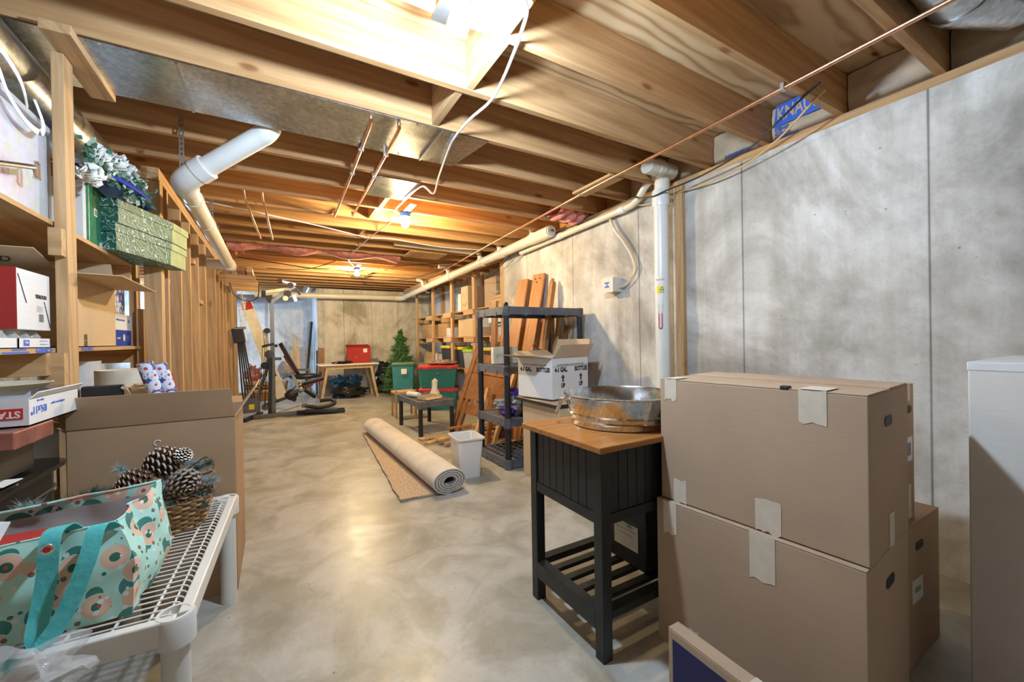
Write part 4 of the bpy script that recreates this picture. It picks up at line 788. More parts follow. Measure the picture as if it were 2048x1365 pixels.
for i, (y0, y1, la) in enumerate(((1.90, 2.085, 'left'), (2.095, 2.325, 'right'))):
    jbx = T('jar_tray', la+' white carton tray of glass jars on the middle left shelf', 'box', (-.9, (y0+y1)/2, 1.176), 0, 'jar trays')
    MB().box(-1.05, -.776, y0, y0+.003, 1.176, 1.212).box(-1.05, -.776, y1-.003, y1, 1.176, 1.212).box(-.779, -.776, y0, y1, 1.176, 1.212).box(-1.05, -1.047, y0, y1, 1.176, 1.212).box(-1.05, -.776, y0, y1, 1.176, 1.179).build('tray', 'white_board', jbx, world=True)
    if i: MB().box(-.7755, -.7752, 2.125, 2.165, 1.184, 1.206).build('logo', 'ink_blue', jbx, world=True); text('Tube', jbx, (-.7750, 2.145, 1.197), .013, (0, 1, 0), (0, 0, 1), 'ink_white', world=True); text('~~~~~~~~\n~~~~~~~~', jbx, (-.7752, 2.27, 1.196), .013, (0, 1, 0), (0, 0, 1), 'ink_blue', world=True)
    n = 3
    for j in range(n):
        for x in (-.82, -.9, -.98):
            single(MB().lathe([(.026, 0), (.030, .006), (.030, .04), (.022, .052), (.022, .058)], 16), 'glass_jar', 'glass_clear', 'clear glass jar in the %s white tray under the red appliance box' % la, 'jar', (x, y0+(y1-y0)*(j+.5)/n, 1.180), 0, 'glass jars in the %s tray' % la, smooth=True)
bbx = T('cardboard_box', 'open tan carton with spread flaps on the middle left shelf', 'box', (-1.0, 2.8, 1.176))
MB().box(-1.25, -.79, 2.46, 2.464, 1.176, 1.50).box(-1.25, -.79, 3.146, 3.15, 1.176, 1.50).box(-.794, -.79, 2.464, 3.146, 1.176, 1.50).box(-1.25, -1.246, 2.464, 3.146, 1.176, 1.50).box(-1.25, -.79, 2.46, 3.15, 1.176, 1.18).build('body', 'cardboard_light', bbx, world=True)
def wflap(parent, pts, mat='cardboard_light', name='flap'):
    P = [Vector(p) for p in pts]; n = (P[1]-P[0]).cross(P[2]-P[0]).normalized()*.004
    return MB().add(P+[p+n for p in P], [(3, 2, 1, 0), (4, 5, 6, 7), (0, 1, 5, 4), (1, 2, 6, 5), (2, 3, 7, 6), (3, 0, 4, 7)]).build(name, mat, parent, world=True)
wflap(bbx, [(-.788, 2.46, 1.502), (-.788, 3.15, 1.502), (-.60, 3.10, 1.492), (-.60, 2.50, 1.50)]); wflap(bbx, [(-1.25, 2.46, 1.502), (-.79, 2.46, 1.502), (-.79, 2.25, 1.56), (-1.25, 2.25, 1.56)]); wflap(bbx, [(-.79, 3.15, 1.502), (-1.25, 3.15, 1.502), (-1.25, 3.13, 1.64), (-.80, 3.13, 1.64)])
wflap(bbx, [(-1.25, 3.15, 1.502), (-1.25, 2.46, 1.502), (-1.2, 2.5, 1.64), (-1.2, 3.1, 1.64)])
text('1BB', bbx, (-.93, 2.335, 1.530), .06, (1, 0, 0), (0, -.35, .94), 'ink_black', world=True)
text('|||||\n|||||', bbx, (-.7885, 2.72, 1.21), .03, (0, 1, 0), (0, 0, 1), 'ink_black', world=True)
pb = T('paper_carton', 'blue carton of copy paper on the middle left shelf', 'box', (-.9, 3.38, 1.176)); MB().box(-1.15, -.805, 3.20, 3.50, 1.176, 1.272).build('carton', 'blue_board', pb, world=True, bev=.002)
MB().lathe([(.001, 0), (.022, .0006)], 24, Matrix.Translation((-.8049, 3.36, 1.228)) @ Matrix.Rotation(R(90), 4, 'Y')).build('round_logo', 'cream', pb, world=True); text('recycled', pb, (-.8045, 3.26, 1.225), .018, (0, 1, 0), (0, 0, 1), 'ink_white', world=True); text('======\n=====\n=====', pb, (-.8045, 3.44, 1.225), .012, (0, 1, 0), (0, 0, 1), 'ink_white', world=True)
pb = T('paper_carton', 'white carton of multipurpose paper on top of the blue one', 'box', (-.9, 3.38, 1.273)); MB().box(-1.15, -.805, 3.20, 3.52, 1.273, 1.37).build('carton', 'white_board', pb, world=True, bev=.002)
text('multipurpose paper', pb, (-.8045, 3.30, 1.335), .020, (0, 1, 0), (0, 0, 1), 'ink_blue', world=True); text('8½', pb, (-.8045, 3.46, 1.33), .03, (0, 1, 0), (0, 0, 1), 'ink_blue', world=True)
single(MB().box(-.17, .17, -.14, .14, 0, .17), 'patterned_box', 'wrap_print', 'purple patterned box seen above the white paper carton', 'box', (-1.0, 3.35, 1.371), bev=.003)
# items on the top shelf
tt = T('storage_tote', 'translucent plastic storage bin of colourful contents on the top left shelf', 'storage bin', (-1.05, 2.0, 1.70))
MB().box(-1.40, -.80, 1.0, 2.40, 1.692, 2.03).build('contents', 'floral_box', tt, world=True, bev=.01)
MB().box(-1.41, -.79, .98, 2.415, 1.691, 2.04).build('bin', 'clear_bin', tt, world=True, bev=.01); MB().box(-1.43, -.775, .96, 2.43, 2.041, 2.066).build('lid', 'clear_bin', tt, world=True, bev=.006)
zb = T('plastic_storage_bag', 'clear zip bag with white handles holding ornaments on the top bin', 'bag', (-1.0, 1.95, 2.068))
MB().ell((-1.0, 1.95, 2.17), (.22, .32, .10), 24, 14, None, .35, 5).build('clear_film', 'clear_film', zb, world=True, smooth=True)
MB().ribbon(spline([(-.86, 1.75, 2.24), (-.80, 1.95, 2.22), (-.785, 2.15, 2.16), (-.80, 2.26, 2.09)], 6), .025, (0, .4, 1), .002).build('trim', 'cable_white', zb, world=True, smooth=True)
MB().ribbon(spline([(-.80, 1.92, 2.19), (-.765, 1.96, 2.11), (-.76, 2.02, 2.03), (-.755, 2.12, 1.985), (-.755, 2.22, 1.99), (-.76, 2.26, 2.04), (-.775, 2.24, 2.12)], 6), .022, (0, 1, .3), .002).build('handle', 'cable_white', zb, world=True, smooth=True)
rnd = random.Random(9)
for i in range(22):
    c = (-.92+rnd.uniform(-.08, .10), 1.92+rnd.uniform(-.2, .26), 2.17+rnd.uniform(-.05, .05)); single(MB().ell((0, 0, 0), (.022, .022, .022), 10, 8, None, .2, i), 'ornament', ('petal', 'brass', 'leaf_pale', 'foil_rose', 'chrome')[i % 5], ('white', 'gold', 'pale green', 'rose', 'silver')[i % 5]+' ornament inside the clear zip bag on the top bin', 'ornament', c, 0, ('white', 'gold', 'pale green', 'rose', 'silver')[i % 5]+' ornaments in the zip bag', smooth=True)
cr = T('curtain_rod', 'chrome rod with a square end ring in front of the translucent bin', 'rod', tuple(at(30, 328, X=-.74)))
MB().tube([at(-60, 318, X=-.76), at(64, 334, X=-.74)], .010, 14).build('tube', 'chrome', cr, world=True, smooth=True)
ce = at(73, 340, X=-.735); ring = [(-.013, -.030), (.013, -.030), (.013, .026), (-.013, .026)]
rg = MB(); q = [Vector((ce.x, ce.y+a, ce.z+b)) for a, b in ring]
for i in range(4): rg.bar(q[i], q[(i+1) % 4], .016, .008)
rg.build('end_ring', 'chrome', cr, world=True, bev=.002)
gb = T('gift_box', 'green striped box with white side on the top left shelf right of the post', 'box', (-.9, 3.0, 1.692))
MB().box(-1.05, -.79, 2.80, 3.07, 1.692, 2.00).build('body', 'green_box', gb, world=True, bev=.003); MB().box(-1.05, -.80, 2.76, 2.799, 1.692, 1.99).build('tray', 'white_board', gb, world=True, bev=.002)
ln_ = MB()
for i in range(26): ln_.box(-.7898, -.7888, 2.84, 3.05, 1.88+.0042*i, 1.8812+.0042*i)
ln_.build('gold_lines', 'brass', gb, world=True); MB().box(-.7895, -.788, 2.86, 2.90, 1.845, 1.885).build('picture_label', 'white_label', gb, world=True); MB().box(-.788, -.7872, 2.87, 2.89, 1.852, 1.878).build('picture', 'wicker', gb, world=True); MB().box(-.7895, -.788, 2.93, 3.03, 1.697, 1.722).build('price_label', 'white_label', gb, world=True)
hp = [(-.725, 2.93), (-.575, 3.36), (-.535, 3.59), (-.62, 3.61), (-.765, 3.44), (-.90, 3.08), (-.86, 2.99)]
def hexbox(z0, h, lid, label, sh=0.0):
    hb = T('gift_box', label, 'box', (-.72, 3.25, z0), 0, 'green hexagonal gift boxes')
    c = Vector((-.72, 3.25)); P = [(p[0]-c.x+sh, p[1]-c.y) for p in hp]; MB().prism(P, 0, h).build('base', 'hex_print', hb, bev=.001)
    P2 = [(p[0]*1.035-.0, p[1]*1.03) for p in P]; MB().prism(P2, h, h+lid).build('lid', 'hex_print', hb, bev=.001)
    def endp(PP, a, b): 
        p, q_ = Vector(PP[1]), Vector(PP[2]); n = Vector((q_-p).orthogonal()).normalized(); n = n if n.x > 0 else -n
        return MB().add([(p.x+n.x*.001, p.y, a), (q_.x+n.x*.001, q_.y, a), (q_.x+n.x*.001, q_.y, b), (p.x+n.x*.001, p.y, b)], [(0, 1, 2, 3)])
    x = endp(P, .002, h).build('end_panel', 'hex_end', hb, solid=.0012); x['label'] = 'pale olive end panel'; endp(P2, h+.001, h+lid-.001).build('end_panel', 'hex_end', hb, solid=.0012)
m, nt, bs = newmat('hex_print'); v = texc(nt, (1, 1, 1)); v2 = noise_n(nt, v, 6, 2)
w_ = nt.nodes.new('ShaderNodeTexWave'); w_.bands_direction = 'DIAGONAL'; w_.inputs['Scale'].default_value = 15; w_.inputs['Distortion'].default_value = 18; w_.inputs['Detail'].default_value = 3; w_.inputs['Detail Scale'].default_value = 1.1; nt.links.new(v, w_.inputs['Vector'])
k1 = ramp(nt, w_.outputs['Fac'], [(0.86, (0, 0, 0)), (0.94, (1, 1, 1))]); k2 = ramp(nt, v2, [(0.30, (0, 0, 0)), (0.40, (1, 1, 1))]); kk = mixc(nt, 1.0, k1, k2, 'MULTIPLY')
nt.links.new(mixc(nt, kk, (0.022, 0.125, 0.095), (0.45, 0.58, 0.54)), bs.inputs['Base Color']); bs.inputs['Roughness'].default_value = .5; MATS['hex_print'] = m
hexbox(1.6925, .098, .045, 'green pine branch print hexagonal box with lid, lower of the two'); hexbox(1.837, .085, .045, 'green pine branch print hexagonal box with lid, upper of the two', .01)
bl = T('serving_dish', 'royal blue oval dish cover under the white flowers on the top left shelf', 'lid', (-.74, 2.95, 2.012), R(70)); bl.rotation_euler = (R(6), R(8), R(72)); WM[bl.name] = Matrix.Translation(bl.location) @ bl.rotation_euler.to_matrix().to_4x4()
MB().lathe([(.01, .055), (.15, .052), (.19, .040), (.20, .028), (.225, .022), (.235, .012), (.24, .0)], 40, sy_=.55).build('lid', 'blue_lid', bl, smooth=True)
fl = T('flower_arrangement', 'white artificial flowers with green leaves on the top left shelf', 'flowers', (-.70, 3.0, 2.07)); rnd = random.Random(3); cols = 0
for i, (px_, py_, Y_, r_) in enumerate(((192, 305, 2.72, .05), (232, 322, 2.80, .05), (182, 350, 2.62, .055), (255, 345, 2.95, .05), (275, 372, 3.05, .045), (215, 345, 2.78, .045), (262, 395, 2.98, .035), (205, 320, 2.72, .04), (242, 345, 2.9, .04))):
    c = at(px_, py_, Y=Y_); mb = MB()
    for j in range(34):
        d = Vector((rnd.gauss(0, 1), rnd.gauss(0, 1)-.4, rnd.gauss(0, 1)+.2)).normalized(); a = d.orthogonal().normalized(); b = d.cross(a); cc = c+d*r_*.55; s_ = r_*.42; q = d*r_*.30
        mb.add([cc-q*.7, cc+a*s_*.8-b*s_*.3, cc+a*s_+b*s_*.5+q, cc+b*s_+q*1.3, cc-a*s_+b*s_*.5+q, cc-a*s_*.8-b*s_*.3], [(0, 1, 2, 3), (0, 3, 4, 5)])
    mb.build('blossom', 'petal', fl, world=True, smooth=True, solid=.0015)
lf, lp = MB(), MB()
for i in range(170):
    t = rnd.random(); px_, py_ = 165+t*125+rnd.uniform(-8, 8), 300+t*85+rnd.uniform(-22, 30); c = at(px_, py_, Y=2.60+.36*t); d = Vector((rnd.gauss(0, 1), rnd.gauss(0, 1), rnd.gauss(0, 1))).normalized(); a = d.orthogonal().normalized(); L_ = rnd.uniform(.025, .05)
    (lf if i % 4 else lp).add([c, c+d*L_*.5+a*L_*.28, c+d*L_, c+d*L_*.5-a*L_*.28], [(0, 1, 2, 3)])
lf.build('leaves', 'leaf', fl, world=True, solid=.001); lp.build('pale_leaves', 'leaf_pale', fl, world=True, solid=.001)
MB().tube(spline([at(262, 370, Y=2.95), at(285, 388, Y=2.98), at(305, 395, Y=3.0), at(314, 390, Y=3.0)], 5), .002, 5).build('stem', 'leaf', fl, world=True)
lf = MB()
for i in range(9):
    c = at(285+3.4*i, 386+(i*7) % 9-3, Y=2.99); d = Vector((rnd.gauss(0, 1), rnd.gauss(0, 1), rnd.gauss(0, 1))).normalized(); a = d.orthogonal().normalized(); lf.add([c, c+d*.012+a*.007, c+d*.024, c+d*.012-a*.007], [(0, 1, 2, 3)])
lf.build('trailing_leaves', 'leaf', fl, world=True, solid=.001)
# stacked things left of the open carton
bc = T('side_table', 'glossy black curved side table crowded behind the white bench', 'table', (-1.0, 2.0, 0))
def tp(x0, z0, z1, r=.10):
    P = [(-1.35, 1.62), (x0-r, 1.62)]+[(x0-r+r*math.cos(R(-90+15*i)), 1.62+r+r*math.sin(R(-90+15*i))) for i in range(1, 6)]+[(x0, 1.62+r), (x0, 2.16)]+[(x0-r+r*math.cos(R(15*i)), 2.16+r*math.sin(R(15*i))) for i in range(1, 6)]+[(x0-r, 2.16+r), (-1.35, 2.16+r)]
    return MB().prism(P, z0, z1)
tp(-.690, .735, .752).build('top', 'black_gloss', bc, world=True, bev=.004); tp(-.725, .60, .734).build('apron', 'black_gloss', bc, world=True, bev=.002); tp(-.718, .655, .662).build('silver_line', 'chrome', bc, world=True)
for x in (-.78, -1.3):
    for y in (1.68, 2.2): MB().box(x-.03, x+.03, y-.03, y+.03, 0, .60).build('leg', 'black_gloss', bc, world=True, bev=.004)
single(MB().box(-.16, .16, -.12, .10, 0, .10), 'gift_box', 'foil_dark', 'dark metallic box under the rose foil one on the black side table', 'box', (-.90, 1.98, .76), R(0), bev=.003)
nb_ = T('notebook', 'opened magazine and white papers on the black side table', 'magazine', (-.74, 1.85, .756), R(-6)); MB().box(-.10, .02, -.06, .06, 0, .006).build('pages', 'paper', nb_, bev=.001); MB().box(-.095, -.02, -.055, .055, .006, .012).build('cover', 'resin_black', nb_); MB().box(-.03, .035, -.04, .05, .0062, .009).build('loose_sheet', 'paper', nb_)
single(MB().box(-.17, .17, -.13, .13, 0, .055), 'gift_box', 'foil_rose', 'rose foil wrapped box under the white office supply carton', 'box', (-.87, 1.98, .862), bev=.004)
sp_ = T('office_carton', 'white office supply carton printed upside down beside the left post', 'box', (-.80, 2.05, .919))
MB().box(-1.10, -.705, 1.955, 1.958, .919, 1.012).box(-.708, -.705, 1.958, 2.34, .919, 1.012).box(-1.10, -.705, 2.337, 2.34, .919, 1.012).box(-1.10, -.705, 1.955, 2.34, .919, .923).build('tray', 'white_board', sp_, world=True)
MB().box(-1.0, -.718, 1.953, 1.9545, .945, .980).build('red_panel', 'ink_red', sp_, world=True); text('STAPLES', sp_, (-.7235, 1.9525, .9615), .030, (-1, 0, 0), (0, 0, -1), 'ink_white', world=True, bold=.0008, align='LEFT')
text('8½x11"', sp_, (-.7045, 2.02, .968), .034, (0, -1, 0), (0, 0, -1), 'ink_blue', world=True, bold=.001); text('multipurpose paper', sp_, (-.7045, 2.16, .975), .014, (0, -1, 0), (0, 0, -1), 'ink_blue', world=True); text('letter size', sp_, (-.7045, 2.03, .997), .012, (0, -1, 0), (0, 0, -1), 'ink_blue', world=True)
wflap(sp_, [(-.704, 1.96, 1.0125), (-.704, 2.33, 1.0125), (-.69, 2.33, 1.03), (-.69, 1.97, 1.03)], 'white_board')
ds = single(MB().lathe([(.02, 0), (.08, .004), (.14, .022), (.16, .040), (.154, .041), (.13, .024), (.07, .010), (.0, .008)], 36, cap=False), 'serving_dish', 'cream', 'shallow cream dish resting on the white office supply carton', 'dish', (-.86, 2.10, 1.0135), smooth=True)
single(MB().box(-.17, .17, -.26, .26, 0, .09), 'flat_box', 'cardboard_light', 'tan flat box leaning beneath the white carton behind the black side table', 'box', (-.95, 2.56, .60), bev=.002)
single(MB().box(-.2, .2, -.12, .12, 0, .22), 'storage_box', 'white_board', 'white box on the low left shelf behind the post', 'box', (-.98, 2.56, .69), bev=.003)

# ================================================================== KITCHEN CART AND TUB
ct = T('kitchen_cart', 'black kitchen cart with orange wood top and slatted lower shelf', 'cart', (1.0, 1.10, 0))
CW, CD = .62, .47
MB().box(-.025, CW+.02, -.025, CD+.03, .768, .792).build('top', 'cart_top_wood', ct, bev=.004)
for x in (0, CW-.045):
    for y in (0, CD-.045): MB().box(x, x+.045, y, y+.045, 0, .767).build('leg', 'black_paint', ct, bev=.003)
for (x0, x1, y0, y1, ax) in ((.008, .020, .045, CD-.045, 'y'), (CW-.020, CW-.008, .045, CD-.045, 'y'), (.045, CW-.045, .008, .020, 'x'), (.045, CW-.045, CD-.020, CD-.008, 'x')):
    mb = MB(); n = 8 if ax == 'y' else 11; a, b = (y0, y1) if ax == 'y' else (x0, x1)
    for i in range(n):
        u0, u1 = a+(b-a)*i/n, a+(b-a)*(i+1)/n-.003
        mb.box(x0, x1, u0, u1, .535, .767) if ax == 'y' else mb.box(u0, u1, y0, y1, .535, .767)
    mb.box(x0+.003, x1-.003, y0, y1, .535, .767) if ax == 'y' else mb.box(x0, x1, y0+.003, y1-.003, .535, .767)
    mb.build('beadboard_panel', 'black_paint', ct, bev=.001)
for (x0, x1, y0, y1) in ((.003, .035, .045, CD-.045), (CW-.035, CW-.003, .045, CD-.045), (.045, CW-.045, .003, .035), (.045, CW-.045, CD-.035, CD-.003)): MB().box(x0, x1, y0, y1, .495, .534).build('apron_rail', 'black_paint', ct, bev=.002)
MB().box(.02, CW-.02, .02, CD-.02, .545, .552).build('drawer_floor', 'black_paint', ct)
for (x0, x1, y0, y1) in ((.0, .045, .045, CD-.045), (CW-.045, CW, .045, CD-.045)): MB().box(x0, x1, y0, y1, .105, .175).build('shelf_rail', 'black_paint', ct, bev=.002)
for (y0, y1) in ((.0, .045), (CD-.045, CD)): MB().box(.045, CW-.045, y0, y1, .150, .180).build('shelf_rail', 'black_paint', ct, bev=.002)
for i in range(4): MB().box(.078+.13*i, .118+.13*i, .045, CD-.045, .152, .170).build('slat', 'black_paint', ct, bev=.002) if False else MB().box(.045, CW-.045, .085+.085*i, .12+.085*i, .152, .170).build('slat', 'black_paint', ct, bev=.002)
tb = T('galvanized_tub', 'round galvanized metal tub with a side handle on the wooden cart top', 'tub', (1.355, 1.355, .793))
MB().lathe([(.002, .003), (.215, .003), (.218, .0), (.222, .004), (.224, .022), (.229, .028), (.226, .034), (.230, .048), (.236, .052), (.232, .058), (.248, .126), (.256, .130), (.256, .136), (.249, .137), (.244, .128), (.226, .05), (.218, .008), (.002, .006)], 56, cap=False).build('tub_wall', 'tub_zinc', tb, smooth=True)
hd = Vector((-.86, .50, 0)).normalized(); tg = Vector((-hd.y, hd.x, 0))
def hpt(s_, o, z): return hd*(.238+o)+tg*s_+Vector((0, 0, z))
MB().tube([hpt(-.028, .002, .108), hpt(-.030, .030, .108), hpt(-.022, .055, .045), hpt(.022, .055, .045), hpt(.030, .030, .108), hpt(.028, .002, .108)], .0048, 10).build('handle', 'chrome', tb, smooth=True)
MB().box(-.028, .028, -.04, .04, .09, .12, Matrix.Translation(hd*.241) @ Matrix.Rotation(math.atan2(hd.y, hd.x), 4, 'Z') @ Matrix.Scale(.12, 4, (1, 0, 0))).build('handle_bracket', 'tub_zinc', tb)
bb = T('storage_tote', 'black plastic bin with a printed paper label standing in the lower shelf of the cart', 'storage bin', (1.345, 1.35, .172))
def taper(mb, x0, x1, y0, y1, z0, z1, t):
    mb.add([(x0+t, y0+t, z0), (x1-t, y0+t, z0), (x1-t, y1-t, z0), (x0+t, y1-t, z0), (x0, y0, z1), (x1, y0, z1), (x1, y1, z1), (x0, y1, z1)], [(3, 2, 1, 0), (4, 5, 6, 7), (0, 1, 5, 4), (1, 2, 6, 5), (2, 3, 7, 6), (3, 0, 4, 7)]); return mb
taper(MB(), -.02, .215, -.16, .17, 0, .315, .012).build('bin', 'resin_black', bb, bev=.008)
bb_face = -.012
lbm = MB().box(-.0150, -.0135, -.11, .03, .075, .275).build('paper_label', 'cream', bb); lbm['label'] = 'green and cream printed paper label'
MB().box(-.0152, -.0146, -.11, .03, .250, .275).build('green_band', 'ink_green', bb); MB().box(-.0152, -.0146, -.01, .03, .205, .249).build('navy_square', 'navy_board', bb)
text('greenmade', bb, (-.0160, -.04, .2625), .026, (0, -1, 0), (0, 0, 1), 'ink_white'); text('~~~~~~~~~~~\n~~~~~~~~~\n~~~~~~~~~~~\n~~~~~~~', bb, (-.0156, -.04, .165), .020, (0, -1, 0), (0, 0, 1), 'ink_grey')
MB().lathe([(.001, 0), (.012, .0006)], 16, Matrix.Translation((-.0147, -.05, .212)) @ Matrix.Rotation(R(-90), 4, 'Y')).build('green_seal', 'ink_green', bb)
for i in range(5): MB().box(-.0150, -.0146, -.075+.005*i, -.0725+.005*i, .165, .19).build('barcode_bar', 'ink_black', bb)
# ================================================================== MIDDLE GROUND
# carton, board and white bottle box
cc = closed_carton('tall brown carton on the floor carrying a dark edged board, behind the kitchen cart', (2.12, 2.76, 0), 0, .52, .54, .640, 'cardboard_light')
MB().box(-.262, -.26, -.268, .27, .40, .44).build('tape_strip', 'tape', cc); MB().box(-.2615, -.26, -.27, -.08, .0, .22).build('plastic_wrap', 'clear_film', cc)
bd = T('board', 'flat board with black edges lying on the brown carton', 'board', (2.25, 2.78, .642))
MB().box(1.825, 2.73, 2.49, 3.10, .645, .670).build('panel', 'cardboard_light', bd, world=True); MB().box(1.820, 1.8249, 2.485, 3.105, .644, .671).box(2.7301, 2.735, 2.485, 3.105, .644, .671).box(1.825, 2.73, 2.485, 2.4899, .644, .671).box(1.825, 2.73, 3.1001, 3.105, .644, .671).build('edge_band', 'rubber', bd, world=True)
single(MB().box(-.19, .19, -.26, .26, 0, .012), 'picture_panel', 'canvas_print', 'printed panel lying on the board beside the white bottle box', 'panel', (2.53, 2.79, .672), R(3), bev=.002)
a13 = math.atan2(.101, .490)
wb = T('bottle_box', 'white open carton printed for four one gallon bottles with arrows', 'box', (2.10, 2.885, .672), a13)
bw, bd_, bh = .46, .40, .335
wb.location = (1.905+bw/2*math.cos(a13)-bd_/2*math.sin(a13), 2.665+bw/2*math.sin(a13)+bd_/2*math.cos(a13)-.02, .685); WM[wb.name] = Matrix.Translation(wb.location) @ Matrix.Rotation(a13, 4, 'Z')
x0, x1, y0, y1 = -bw/2, bw/2, -bd_/2, bd_/2
MB().box(x0, x1, y0, y0+.004, 0, bh).box(x0, x1, y1-.004, y1, 0, bh).box(x0, x0+.004, y0+.004, y1-.004, 0, bh).box(x1-.004, x1, y0+.004, y1-.004, 0, bh).box(x0, x1, y0, y1, 0, .004).build('body', 'white_board', wb)
flap(wb, (x0, y0, bh), (x1, y0, bh), (.085, -.01, .105), mat='cardboard'); flap(wb, (x1, y1, bh), (x0, y1, bh), (.02, .10, .05), mat='cardboard_light'); flap(wb, (x0, y1, bh), (x0, y0, bh), (-.20, .02, .030), mat='cardboard'); flap(wb, (x1, y0, bh), (x1, y1, bh), (.05, .0, .15), mat='cardboard_light')
def printface(o, r, n, w):
    o, r, n = Vector(o), Vector(r), Vector(n)
    def L(u, z): return tuple(o+r*u+n*.0006+Vector((0, 0, z)))
    text('4-1 GAL.', wb, L(.11, .235), .052, r, (0, 0, 1), 'ink_black', bold=.003, sx=.82); text('BOTTLES', wb, L(w-.095, .235), .052, r, (0, 0, 1), 'ink_black', bold=.003, sx=.8)
    text('PLACE BOTTLES UPRIGHT  SEAL FLAPS BELOW THIS LINE', wb, L(w/2, .275), .016, r, (0, 0, 1), 'ink_black', sx=.85); p0, p1 = Vector(L(.01, .265)), Vector(L(w-.01, .265)); MB().bar(p0, p1, .0008, .0025).build('printed_line', 'ink_black', wb)
    for u in (.13, w-.10):
        text('UP', wb, L(u, .105), .048, r, (0, 0, 1), 'ink_black', bold=.003, sx=.8)
        pts = [(-.009, .135), (.009, .135), (.009, .168), (.023, .168), (0, .198), (-.023, .168), (-.009, .168)]; vs = [Vector(L(u+a, b)) for a, b in pts]; vs2 = [v+n*.0006 for v in vs]
        MB().add(vs+vs2, [tuple(range(7))[::-1], tuple(range(7, 14))]+[(i, (i+1) % 7, 7+(i+1) % 7, 7+i) for i in range(7)]).build('arrow', 'ink_black', wb)
printface((x0, y0, 0), (1, 0, 0), (0, -1, 0), bw); 
text('4-1 GAL.', wb, (x0-.0006, y0+.30, .235), .048, (0, -1, 0), (0, 0, 1), 'ink_black', bold=.0025, sx=.8); text('BOTTLES', wb, (x0-.0006, y0+.10, .235), .048, (0, -1, 0), (0, 0, 1), 'ink_black', bold=.0025, sx=.78); text('PLACE BOTTLES UPRIGHT  SEAL FLAPS', wb, (x0-.0006, y0+.20, .275), .016, (0, -1, 0), (0, 0, 1), 'ink_black')
# resin shelving units
def tier(t, x0, x1, y0, y1, z0, z1, top_mat='resin_dusty', name='shelf_tier', holes=False):
    mb = MB(); r_ = .028; mb.box(x0+.03, x1-.03, y0, y0+.018, z0+.008, z1).box(x0+.03, x1-.03, y1-.018, y1, z0+.008, z1).box(x0, x0+.018, y0+.03, y1-.03, z0+.008, z1).box(x1-.018, x1, y0+.03, y1-.03, z0+.008, z1)
    n = max(4, int((x1-x0)/.075)); m_ = max(3, int((y1-y0)/.075)); zt = z1-.002
    if holes:
        for i in range(n+1): x = x0+.018+(x1-x0-.036)*i/n; mb.box(x-.013, x+.013, y0+.018, y1-.018, zt-.02, zt)
        for j in range(m_+1): y = y0+.018+(y1-y0-.036)*j/m_; mb.box(x0+.018, x1-.018, y-.013, y+.013, zt-.02, zt-.001)
    else: mb.box(x0+.018, x1-.018, y0+.018, y1-.018, zt-.008, zt)
    for x in (x0+.22, (x0+x1)/2, x1-.22):
        if x1-x0 > .5: mb.box(x-.02, x+.02, y0-.006, y0+.001, z0, z0+.035)
    for y in (y0+(y1-y0)*.3, y0+(y1-y0)*.7): mb.box(x0-.006, x0+.001, y-.02, y+.02, z0, z0+.035)
    o = mb.build(name, top_mat, t, bev=.002)
    for (x, y) in ((x0+r_, y0+r_), (x1-r_, y0+r_), (x0+r_, y1-r_), (x1-r_, y1-r_)):
        c = MB(); c.lathe([(.036, z0-.005), (.038, z0), (.038, z1+.002), (.030, z1+.004)], 20, Matrix.Translation((x, y, 0)))
        for k in range(2):
            for q in range(7): a = R(180+15*q); c.box(-.002, .002, -.004, .004, z0+.022+.028*k, z0+.034+.028*k, Matrix.Translation((x+.038*math.cos(a), y+.038*math.sin(a), 0)) @ Matrix.Rotation(a, 4, 'Z'))
        c.build('corner_socket', top_mat, t, smooth=True)
su = T('resin_shelving', 'tall grey and black plastic shelving unit with four tiers behind the cart', 'shelving', (1.775, 3.17, 0))
SX, SY = .905, .60
TZ = ((.0, .085), (.375, .455), (.855, .935), (1.395, 1.475))
for i, (a, b) in enumerate(TZ): tier(su, 0, SX, 0, SY, a, b, holes=(i in (0, 2)))
for x in (.028, SX-.028):
    for y in (.028, SY-.028):
        for i in range(3): MB().lathe([(.028, TZ[i][1]+.003), (.028, TZ[i+1][0]-.006)], 18, Matrix.Translation((x, y, 0))).build('post', 'resin_black', su, smooth=True)
MB().lathe([(.02, 1.48), (.022, 1.50), (.012, 1.515)], 14, Matrix.Translation((.028, .028, 0))).build('post_cap', 'resin_black', su, smooth=True)
tt2 = T('resin_table', 'small low black plastic shelf tier used as a table', 'table', (1.49, 4.84, 0), R(1))
tier(tt2, 0, .47, 0, .90, .345, .425, holes=True)
for x in (.03, .44):
    for y in (.03, .87): MB().lathe([(.027, 0), (.027, .34)], 18, Matrix.Translation((x, y, 0))).build('leg', 'resin_black', tt2, smooth=True)
dp = T('dustpan', 'dusty tan dustpan lying on the small black table', 'dustpan', (1.70, 5.05, .428), R(20)); MB().box(-.13, .13, -.09, .09, 0, .006).box(-.13, -.124, -.09, .09, 0, .045).box(.124, .13, -.09, .09, 0, .045).box(-.13, .13, .084, .09, 0, .05).build('pan', 'kraft', dp, bev=.002); MB().box(-.015, .015, .09, .19, .02, .035).build('handle', 'kraft', dp, bev=.004)
single(MB().tube([(0, -.12, .035), (0, .12, .035)], .034, 20, cap=True), 'paper_roll', 'paper', 'white paper roll lying at the left end of the small black table', 'paper roll', (1.58, 5.35, .427), R(18), smooth=True)
rb_ = MB().lathe([(.06, 0), (.07, .03), (.05, .07), (.035, .12), (.04, .20), (.015, .235)], 14); rb_.v = [v+Vector((.02*noise.noise(v*30), .02*noise.noise(v*31+Vector((5, 0, 0))), 0)) for v in rb_.v]
